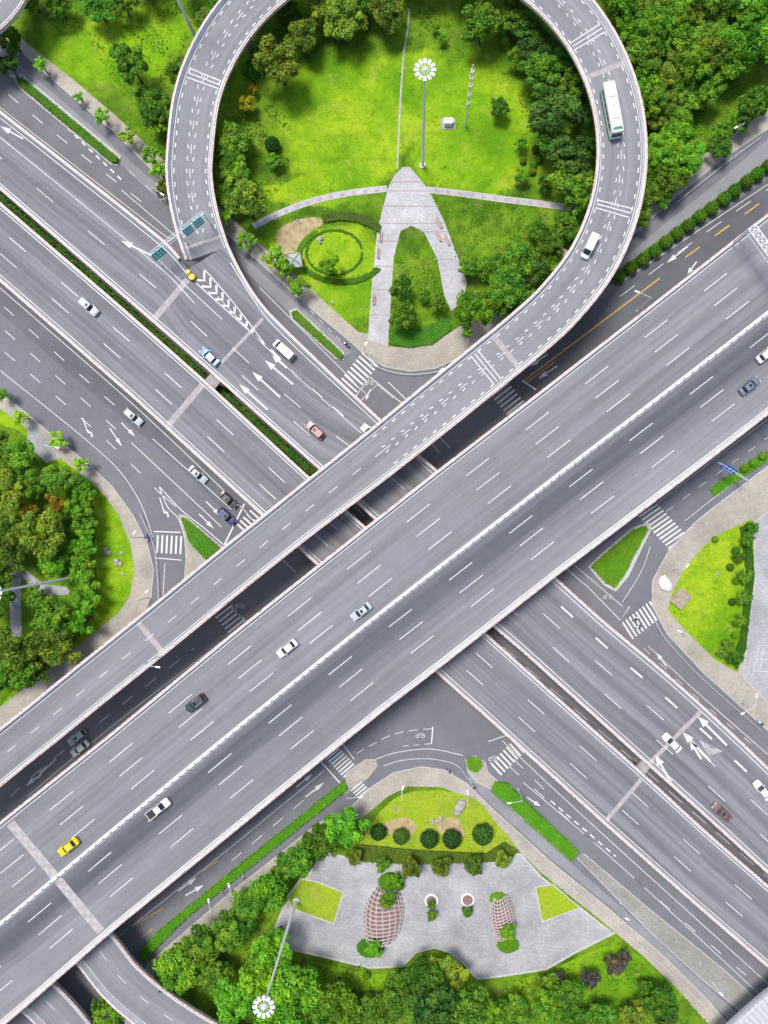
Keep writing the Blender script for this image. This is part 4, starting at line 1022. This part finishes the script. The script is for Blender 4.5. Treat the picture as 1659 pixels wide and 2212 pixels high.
loftbody(mb,[(-L/2,1.12,.5,2.7,2.95),(-L/2+.2,W,.35,2.8,3.1),(L/2-.5,W,.35,2.8,3.1),(L/2-.1,1.18,.4,2.4,2.95),(L/2+.08,1.0,.5,1.6,2.5)],0)
mb.box((L/2-0.02,0,2.0),(0.3,2.0,1.2),1)
for sg in(-1,1):
    mb.box((-0.2,sg*(W+.005),2.05),(L-1.6,.05,.95),1)
    mb.box((0,sg*(W+.005),0.75),(L-.6,.06,.55),7)
    for i in range(7): mb.box((-4.2+i*1.35,sg*(W+.02),2.05),(.09,.06,.95),0)
    mb.tube([(L/2-.1,sg*1.1,2.7),(L/2+.35,sg*1.35,2.6),(L/2+.4,sg*1.4,2.1)],.05,n=5,mi=2)
for x,l,w in ((-2.9,2.0,1.5),(1.4,2.3,1.6),(3.9,0.8,0.9),(-0.5,0.7,0.7)):
    mb.box((x,0,3.2),(l,w,.22),0,taper=.93); mb.box((x,0,3.32),(l*.75,w*.6,.02),6)
mb.box((L/2-.75,0,3.14),(.5,1.9,.05),7)
wheels(mb,(-3.1,3.0),1.22,.48); lights(mb,L/2+.1,-L/2,1.1,.8,.9)
me=mb.mesh('bus',[paint('buswhite',(0.78,0.78,0.78)),M['glass'],M['blackp'],M['tyre'],M['lampw'],M['lampr'],M['steel'],paint('busgreen',(0.02,0.30,0.12))])
sb=s_at(1345,238,12); vp=P(1322,238,12+1.5); cc=at(RC,sb,RS); d=RP(sb+1,0)-RP(sb,0)
place(me,'bus',(vp.x,vp.y,cc.z+.005),math.atan2(d.y,d.x)+math.pi)

# ------------------------------------------------------------ furniture
U=lambda q:Vector((0,0,q))
def highmast(x,y,h,name='high_mast_light'):
    mb=MB(); mb.tube([(0,0,0),(0,0,h*.5),(0,0,h)],.38,.16,14,0); mb.tube([(0,0,0),(0,0,.4)],.7,.7,12,1)
    R=1.25
    mb.tube([(R*math.cos(t*math.pi/12),R*math.sin(t*math.pi/12),h-.2) for t in range(25)],.08,n=6,mi=0,cap=False)
    for i in range(12):
        a=i*math.pi/6; c=Vector((math.cos(a),math.sin(a),0))
        mb.tube([Vector((0,0,h-.1)),c*R+Vector((0,0,h-.2))],.05,n=5,mi=0)
        mb.box(c*(R+.35)+Vector((0,0,h-.2)),(.7,.52,.25),0,a); mb.box(c*(R+.35)+Vector((0,0,h-.35)),(.6,.4,.06),2,a)
        mb.box(c*(R+.3)+Vector((0,0,h-.06)),(.3,.2,.05),1,a)
    mb.tube([(0,0,h-.3),(0,0,h+.2)],.45,.3,12,0)
    o=mb.obj(name,[M['whitep'],M['steel'],M['lampw']]); p=P(x,y,0.15); o.location=p
highmast(913,358,33); highmast(640,1945,33); highmast(172,1245,32); highmast(428,95,33)
mb=MB(); h=20.7
mb.tube([(0,0,0),(0,0,h)],.22,.10,10,0)
for z in (8,11,14,16.5,18.5): 
    for k in range(3):
        a=k*2.1; mb.box((.32*math.cos(a),.32*math.sin(a),z),(.14,.22,1.4),0,a); mb.tube([(0,0,z),(.32*math.cos(a),.32*math.sin(a),z)],.04,n=5)
    mb.tube([(0,0,z-.1),(0,0,z+.1)],.32,.32,10,0)
o=mb.obj('telecom_pole',[M['whitep']]); o.location=P(1005,272,.15)
mb=MB(); mb.box((0,0,.7),(1.7,1.1,1.4),0); mb.box((0,0,1.45),(1.9,1.3,.1),1); mb.box((0,0,.05),(3.2,2.4,.1),2); mb.box((1.0,.2,.5),(.5,.6,.9),1)
o=mb.obj('equipment_cabinet',[M['whitep'],M['steel'],M['conc']]); o.location=P(968,268,.15)
def streetlamp(x,y,x2,y2,zb,h=9,name='street_lamp'):
    b=P(x,y,zb); t=P(x2,y2,zb+h); mb=MB(); top=Vector((b.x,b.y,zb+h-.4))
    mb.tube([b,b+(top-b)*.5,top],.11,.07,8,0); mb.tube([b,b+Vector((0,0,.3))],.2,.2,8,0)
    d=(t-top); d.z=0; 
    if d.length>3: d=d.normalized()*3
    e=top+d+Vector((0,0,.4)); mb.tube([top,top+d*.5+Vector((0,0,.3)),e],.06,.05,6,0)
    mb.box(e,(.9,.32,.14),1,math.atan2(d.y,d.x)); mb.box(e-Vector((0,0,.09)),(.6,.24,.04),2,math.atan2(d.y,d.x))
    mb.obj(name,[M['steel'],M['whitep'],M['lampw']])
for a in ((1375,672,1308,605,ZT),(345,1416,368,1444,ZT),(480,1925,445,1898,.1),(525,1893,478,1848,.1)): streetlamp(*a)
for a in ((790,762,790,742,.1),(868,1705,873,1678,.15),(1005,1715,1010,1690,.15),(310,1160,290,1150,.15),(1452,1228,1485,1222,.15),(1600,1510,1565,1560,.1),(1600,1515,1635,1500,.1),(1470,1365,1440,1350,.15),(320,1290,325,1270,.15),(128,968,155,972,.1),(1340,1950,1355,1985,.1),(1512,2080,1560,2150,.1),(1580,300,1590,275,.1),(1120,1705,1100,1735,.15),(755,1700,790,1720,.15),(350,432,362,428,.15)):
    streetlamp(*a,h=6.5,name='traffic_camera_pole' if random.random()<.5 else 'street_lamp')
mb=MB(); z=ZM
a=P(350,572,z);b=P(457,487,z)
for p in (a,b,a.lerp(b,.52)): mb.tube([p,p+Vector((0,0,6.0))],.16,.14,8,0)
dd=(b-a).normalized(); nn=Vector((-dd.y,dd.x,0))
for oz in (5.2,6.2):
    for off in (-.35,.35): mb.tube([a+nn*off+U(oz),b+nn*off+U(oz)],.07,n=6)
k=14
for i in range(k):
    p=a.lerp(b,i/k);q=a.lerp(b,(i+1)/k); mb.tube([p+nn*.35+U(6.2),q-nn*.35+U(6.2)],.04,n=5); mb.tube([p+nn*.35+U(5.2),q+nn*.35+U(6.2)],.04,n=5)
ang=math.atan2(dd.y,dd.x)
R=Matrix.Rotation(ang,3,'Z')@Matrix.Rotation(math.radians(-14),3,'X')
for t,l in ((.03,2.9),(.60,2.1),(.80,2.1)):
    c=a+(b-a)*(t+.06)-nn*0.75+U(5.6); mb.box(c,(l,.1,2.0),1,mat=R)
    for i in range(3):
        for sgn in (-1,1): 
            mb.box(c+R@Vector(((i-1)*l*.28,sgn*.06,.35)),(l*.16,.02,.4),2,mat=R); mb.box(c+R@Vector(((i-1)*l*.28,sgn*.06,-.4)),(l*.2,.02,.3),2,mat=R)
mb.obj('sign_gantry',[M['steel'],M['green_sign'],M['whitep']])
mb=MB()
c=P(417,601,ZM)
mb.tube([c,c+U(1.0)],.75,.65,12,0); mb.tube([c+U(.4),c+U(.6)],.78,.76,12,1)
d=(P(400,578,ZM)-c).normalized(); mb.tube([c+d*1.4,c+d*1.4+U(.9)],.5,.45,10,0)
mb.obj('crash_cushion',[M['crash'],M['blackp']])
mb=MB(); a=P(1587,522,ZT);b=P(1720,705,ZT); dd=(b-a).normalized(); nn=Vector((-dd.y,dd.x,0))
for p in (a,b):
    for o in (-.8,.8): mb.tube([p+nn*o,p+nn*o+U(7.2)],.18,.16,8)
for z_ in (6.0,7.2):
    for o in (-.8,.8): mb.tube([a+nn*o+U(z_),b+nn*o+U(z_)],.11,n=6)
k=16
for i in range(k):
    p=a.lerp(b,i/k);q=a.lerp(b,(i+1)/k)
    mb.tube([p-nn*.8+U(7.2),q+nn*.8+U(7.2)],.06,n=5); mb.tube([p+nn*.8+U(7.2),q-nn*.8+U(7.2)],.06,n=5); mb.tube([p+nn*.8+U(7.2),p-nn*.8+U(7.2)],.07,n=5)
    mb.tube([p+nn*.8+U(6),q+nn*.8+U(7.2)],.05,n=5)
mb.obj('overhead_gantry',[M['whitep']])
mb=MB(); b0=P(1590,1042,.1); t0=P(1553,998,6.2); tp=Vector((b0.x,b0.y,6.2))
mb.tube([b0,tp+U(.3)],.16,.12,8); mb.tube([tp,t0],.09,.07,6); mb.tube([tp-U(.8),t0-U(.8)],.07,.06,6)
d=(t0-tp).normalized(); ang=math.atan2(d.y,d.x); R=Matrix.Rotation(ang,3,'Z')@Matrix.Rotation(math.radians(28),3,'X')
c=tp.lerp(t0,.68)-U(.3)
mb.box(c+Vector((.2,-.2,0)),(3.2,.1,1.9),1,mat=R)
for i in (-1,0,1):
    for s_ in(-1,1): mb.box(c+Vector((.2,-.2,0))+R@Vector((i*.95,s_*.06,.2)),(.14,.02,.9),2,mat=R)
for s_ in(-1,1): mb.box(c+Vector((.2,-.2,0))+R@Vector((0,s_*.06,-.55)),(2.4,.02,.16),2,mat=R)
mb.obj('traffic_sign',[M['steel'],M['blue_sign'],M['whitep']])
mb=MB()
for x in(-1.4,1.4):
    for y in(-1.4,1.4): mb.tube([(x,y,0),(x,y,2.6)],.08,n=6)
apx=Vector((0,0,3.2)); q=[Vector((x,y,2.6)) for x,y in((-1.6,-1.6),(1.6,-1.6),(1.6,1.6),(-1.6,1.6))]
mb.add(q+[apx],[(0,1,4),(1,2,4),(2,3,4),(3,0,4)],1)
for p in q: mb.tube([p+U(.03),apx+U(.03)],.09,n=5)
for i in range(4): mb.tube([q[i],q[(i+1)%4]],.09,n=5)
o=mb.obj('pavilion',[M['rust'],simple('pale_glass',(.4,.5,.45),.2)]); o.location=P(640,572,.15); o.rotation_euler=(0,0,.2)
mb=MB(); mb.box((0,0,1.3),(3.8,2.6,2.6),0); mb.box((0,0,2.68),(4.4,3.2,.16),1); mb.box((1.95,0,1.5),(.05,1.4,1.0),2)
o=mb.obj('park_kiosk',[M['conc'],simple('tan_roof',(.45,.38,.3),.8),M['glass']]); o.location=P(1196,555,.15); o.rotation_euler=(0,0,math.radians(-32))
mb=MB(); 
for i in range(9): mb.box((-1.6+i*.4,0,.35),(.36,3.4,.06),0)
for x in(-1.5,1.5): mb.box((x,0,.16),(.15,3.2,.3),1)
for i in range(2): mb.box((-1.85+i*3.7,0,.6),(.12,3.4,.08),1)
o=mb.obj('timber_deck',[M['wood'],M['wood']]); o.location=P(1470,1293,.16); o.rotation_euler=(0,0,math.radians(50))
def rock(x,y,r,mat='rock',name='boulder',n=5):
    mb=MB()
    for i in range(n):
        a=random.uniform(0,6.28); q=r*random.uniform(.1,.6); mb.blob((q*math.cos(a)*1.5,q*math.sin(a),r*.25),(r*random.uniform(.45,.8),r*random.uniform(.4,.6),r*random.uniform(.35,.6)),0,seed=random.randint(0,9999),jit=.22,nu=8,nv=5)
    o=mb.obj(name,[M[mat]]); o.location=P(x,y,.12); o.rotation_euler=(0,0,random.uniform(0,3))
for a in ((255,1215,1.0),(232,1190,.9),(262,1195,.5),(265,1240,.4),(992,1748,1.6),(948,1770,.9),(935,1775,.6),(852,1748,.5),(1550,1240,.4),(1315,1222,.5),(692,518,.8),(645,478,.5),(718,655,.5)): rock(*a)
rock(1440,1260,1.9,'whitep','stone_sculpture',7); rock(348,412,1.4,'rock')
mb=MB(); mb.box((0,0,.42),(2.2,.5,.08),0)
for x in(-.9,.9): mb.box((x,0,.2),(.12,.45,.38),1)
mb.box((0,.24,.7),(2.2,.06,.3),0)
bm=mb.mesh('park_bench',[M['pinkpave'],M['steel']])
for x,y,a in ((823,512,85),(818,548,86),(947,512,-62),(965,520,-62),(808,648,88),(948,484,-60)): place(bm,'park_bench',P(x,y,.21),math.radians(a))
def lattice(x,y,L,Wd,h,rz):
    mb=MB(); nr=14
    for i in range(nr):
        t=-.92+1.84*i/(nr-1); r=math.sqrt(max(0.05,1-t*t*.75))
        pts=[(Wd/2*r*math.cos(a),t*L/2+.5*math.sin(a*2),max(.05,h*r*math.sin(a))) for a in [math.pi*k/12 for k in range(13)]]
        mb.tube(pts,.13,n=5)
    for k in range(9):
        a=math.pi*(k+.5)/9; pts=[]
        for i in range(15):
            t=-.95+1.9*i/14; r=math.sqrt(max(0.05,1-t*t*.75)); aa=a+.25*t; pts.append((Wd/2*r*math.cos(aa),t*L/2,max(.05,h*r*math.sin(aa))))
        mb.tube(pts,.06,n=5,mi=1)
    fl=[(Wd*.42*math.sqrt(max(0,1-t*t*.8))*s,t*L/2,.03) for s,ts in((1,[-.95+1.9*i/12 for i in range(13)]),(-1,[.95-1.9*i/12 for i in range(13)])) for t in ts]
    mb.add(fl,[tuple(range(len(fl)))],2)
    o=mb.obj('lattice_sculpture',[simple('rose_steel',(.55,.42,.40),.6),M['par'],simple('bed_soil',(.32,.22,.20),.9,var=.3)]); o.location=P(x,y,.22); o.rotation_euler=(0,0,rz)
lattice(828,1977,13.0,8.8,3.0,math.radians(-8)); lattice(1085,1978,9.5,5.2,2.4,math.radians(5))
for x,y,r in((845,1906,2.6),(800,2048,2.7),(1076,1942,1.7),(1098,2042,2.2)):
    rr=r*9.7; hedge('planted_bed',[(x+rr*1.1*math.cos(t),y+rr*.8*math.sin(t)) for t in np.linspace(0,2*math.pi,14)[:-1]],.6,'hedge')
def ringplanter(x,y,r):
    mb=MB(); n=28; vs=[]
    for t in range(n):
        a=2*math.pi*t/n; c,s=math.cos(a),math.sin(a)
        vs+=[(r*c,r*s,0),(r*c,r*s,.5),((r-.35)*c,(r-.35)*s,.5),((r-.35)*c,(r-.35)*s,0)]
    mb.add(vs,[(i*4+j,((i+1)%n)*4+j,((i+1)%n)*4+j+1,i*4+j+1) for i in range(n) for j in range(3)],0)
    mb.add([((r-.36)*math.cos(2*math.pi*t/n),(r-.36)*math.sin(2*math.pi*t/n),.3) for t in range(n)],[tuple(range(n))],1)
    o=mb.obj('ring_planter',[M['whitep'],M['rust']]); o.location=P(x,y,.2)
ringplanter(932,1944,1.5); ringplanter(1010,1942,1.5)
def rider():
    me=bpy.data.meshes.new('b'); 
    V=[(0,0,.85),(0,0,1.1),(.05,0,1.35),(.08,0,1.5),(.1,0,1.62),(.05,.2,1.38),(.25,.27,1.15),(.5,.25,1.05),(.05,-.2,1.38),(.25,-.27,1.15),(.5,-.25,1.05),(.4,.14,.82),(.42,.15,.4),(.5,.15,.36),(.4,-.14,.82),(.42,-.15,.4),(.5,-.15,.36)]
    E=[(0,1),(1,2),(2,3),(3,4),(2,5),(5,6),(6,7),(2,8),(8,9),(9,10),(0,11),(11,12),(12,13),(0,14),(14,15),(15,16)]
    rad=[.17,.16,.17,.07,.12,.08,.06,.05,.08,.06,.05,.09,.06,.05,.09,.06,.05]
    me.from_pydata(V,E,[]); o=bpy.data.objects.new('b',me); COL.objects.link(o)
    o.modifiers.new('s','SKIN')
    for i,r in enumerate(rad): me.skin_vertices[0].data[i].radius=(r,r)
    me.skin_vertices[0].data[0].use_root=True
    sb_=o.modifiers.new('u','SUBSURF'); sb_.levels=1
    dg=bpy.context.evaluated_depsgraph_get(); em=o.evaluated_get(dg).to_mesh()
    mb=MB(); mb.add([tuple(v.co) for v in em.vertices],[tuple(p.vertices) for p in em.polygons],0)
    bpy.data.objects.remove(o)
    mb.blob((.1,0,1.68),(.15,.13,.15),1,jit=0.0,nu=10,nv=7)
    mb.blob((.17,0,1.6),(.08,.08,.1),2,jit=0.0)
    for x in(-.55,.75): mb.tube([(x,-.06,.25),(x,.06,.25)],.25,n=14,mi=3)
    mb.box((-.15,0,.65),(.75,.3,.2),4); mb.box((-.3,0,.45),(.6,.26,.3),4); mb.box((.3,0,.32),(.6,.3,.06),4); mb.box((.62,0,.65),(.1,.36,.6),4); mb.tube([(.58,-.33,1.03),(.58,.33,1.03)],.025,n=6,mi=3); mb.tube([(.75,0,.25),(.58,0,1.05)],.035,n=6,mi=3)
    return mb.mesh('scooter_rider',[M['cloth1'],M['helmet'],M['skin'],M['tyre'],M['steel']])
rm=rider()
for x,y,a in ((320,1162,100),(973,1665,150),(1378,1352,40),(1372,1335,220),(1025,1700,120),(1640,1560,-40),(748,745,-40)): place(rm,'scooter_rider',P(x,y,.05),math.radians(a))

# ------------------------------------------------------------ light, sky, camera
w=bpy.data.worlds.new('World'); scene.world=w; w.use_nodes=True; nt=w.node_tree
bg=nt.nodes['Background']; sky=nt.nodes.new('ShaderNodeTexSky'); sky.sky_type='NISHITA'; sky.sun_disc=False
EL=68; AZ=-38
sky.sun_elevation=math.radians(EL); sky.sun_rotation=math.radians(AZ); sky.air_density=1.0; sky.dust_density=3.0; sky.ozone_density=1.0
nt.links.new(sky.outputs[0],bg.inputs[0]); bg.inputs[1].default_value=0.15
sd=bpy.data.lights.new('sun','SUN'); sd.energy=3.1; sd.angle=math.radians(18); sd.color=(1,.97,.93)
so=bpy.data.objects.new('sun',sd); COL.objects.link(so)
dv=Vector((math.sin(math.radians(AZ))*math.cos(math.radians(EL)),math.cos(math.radians(AZ))*math.cos(math.radians(EL)),math.sin(math.radians(EL))))
so.rotation_euler=dv.to_track_quat('Z','Y').to_euler(); so.location=dv*200
cam=bpy.data.cameras.new('camera'); co=bpy.data.objects.new('camera',cam); COL.objects.link(co)
co.location=(0,0,H); co.rotation_euler=(0,0,0)
cam.sensor_fit='VERTICAL'; cam.sensor_height=36; cam.lens=24; cam.clip_end=5000; cam.clip_start=1
cam.shift_x=-(CX-829.5)/2212; cam.shift_y=(CY-1106)/2212
scene.camera=co
scene.view_settings.view_transform='Standard'; scene.view_settings.look='None'; scene.view_settings.exposure=0
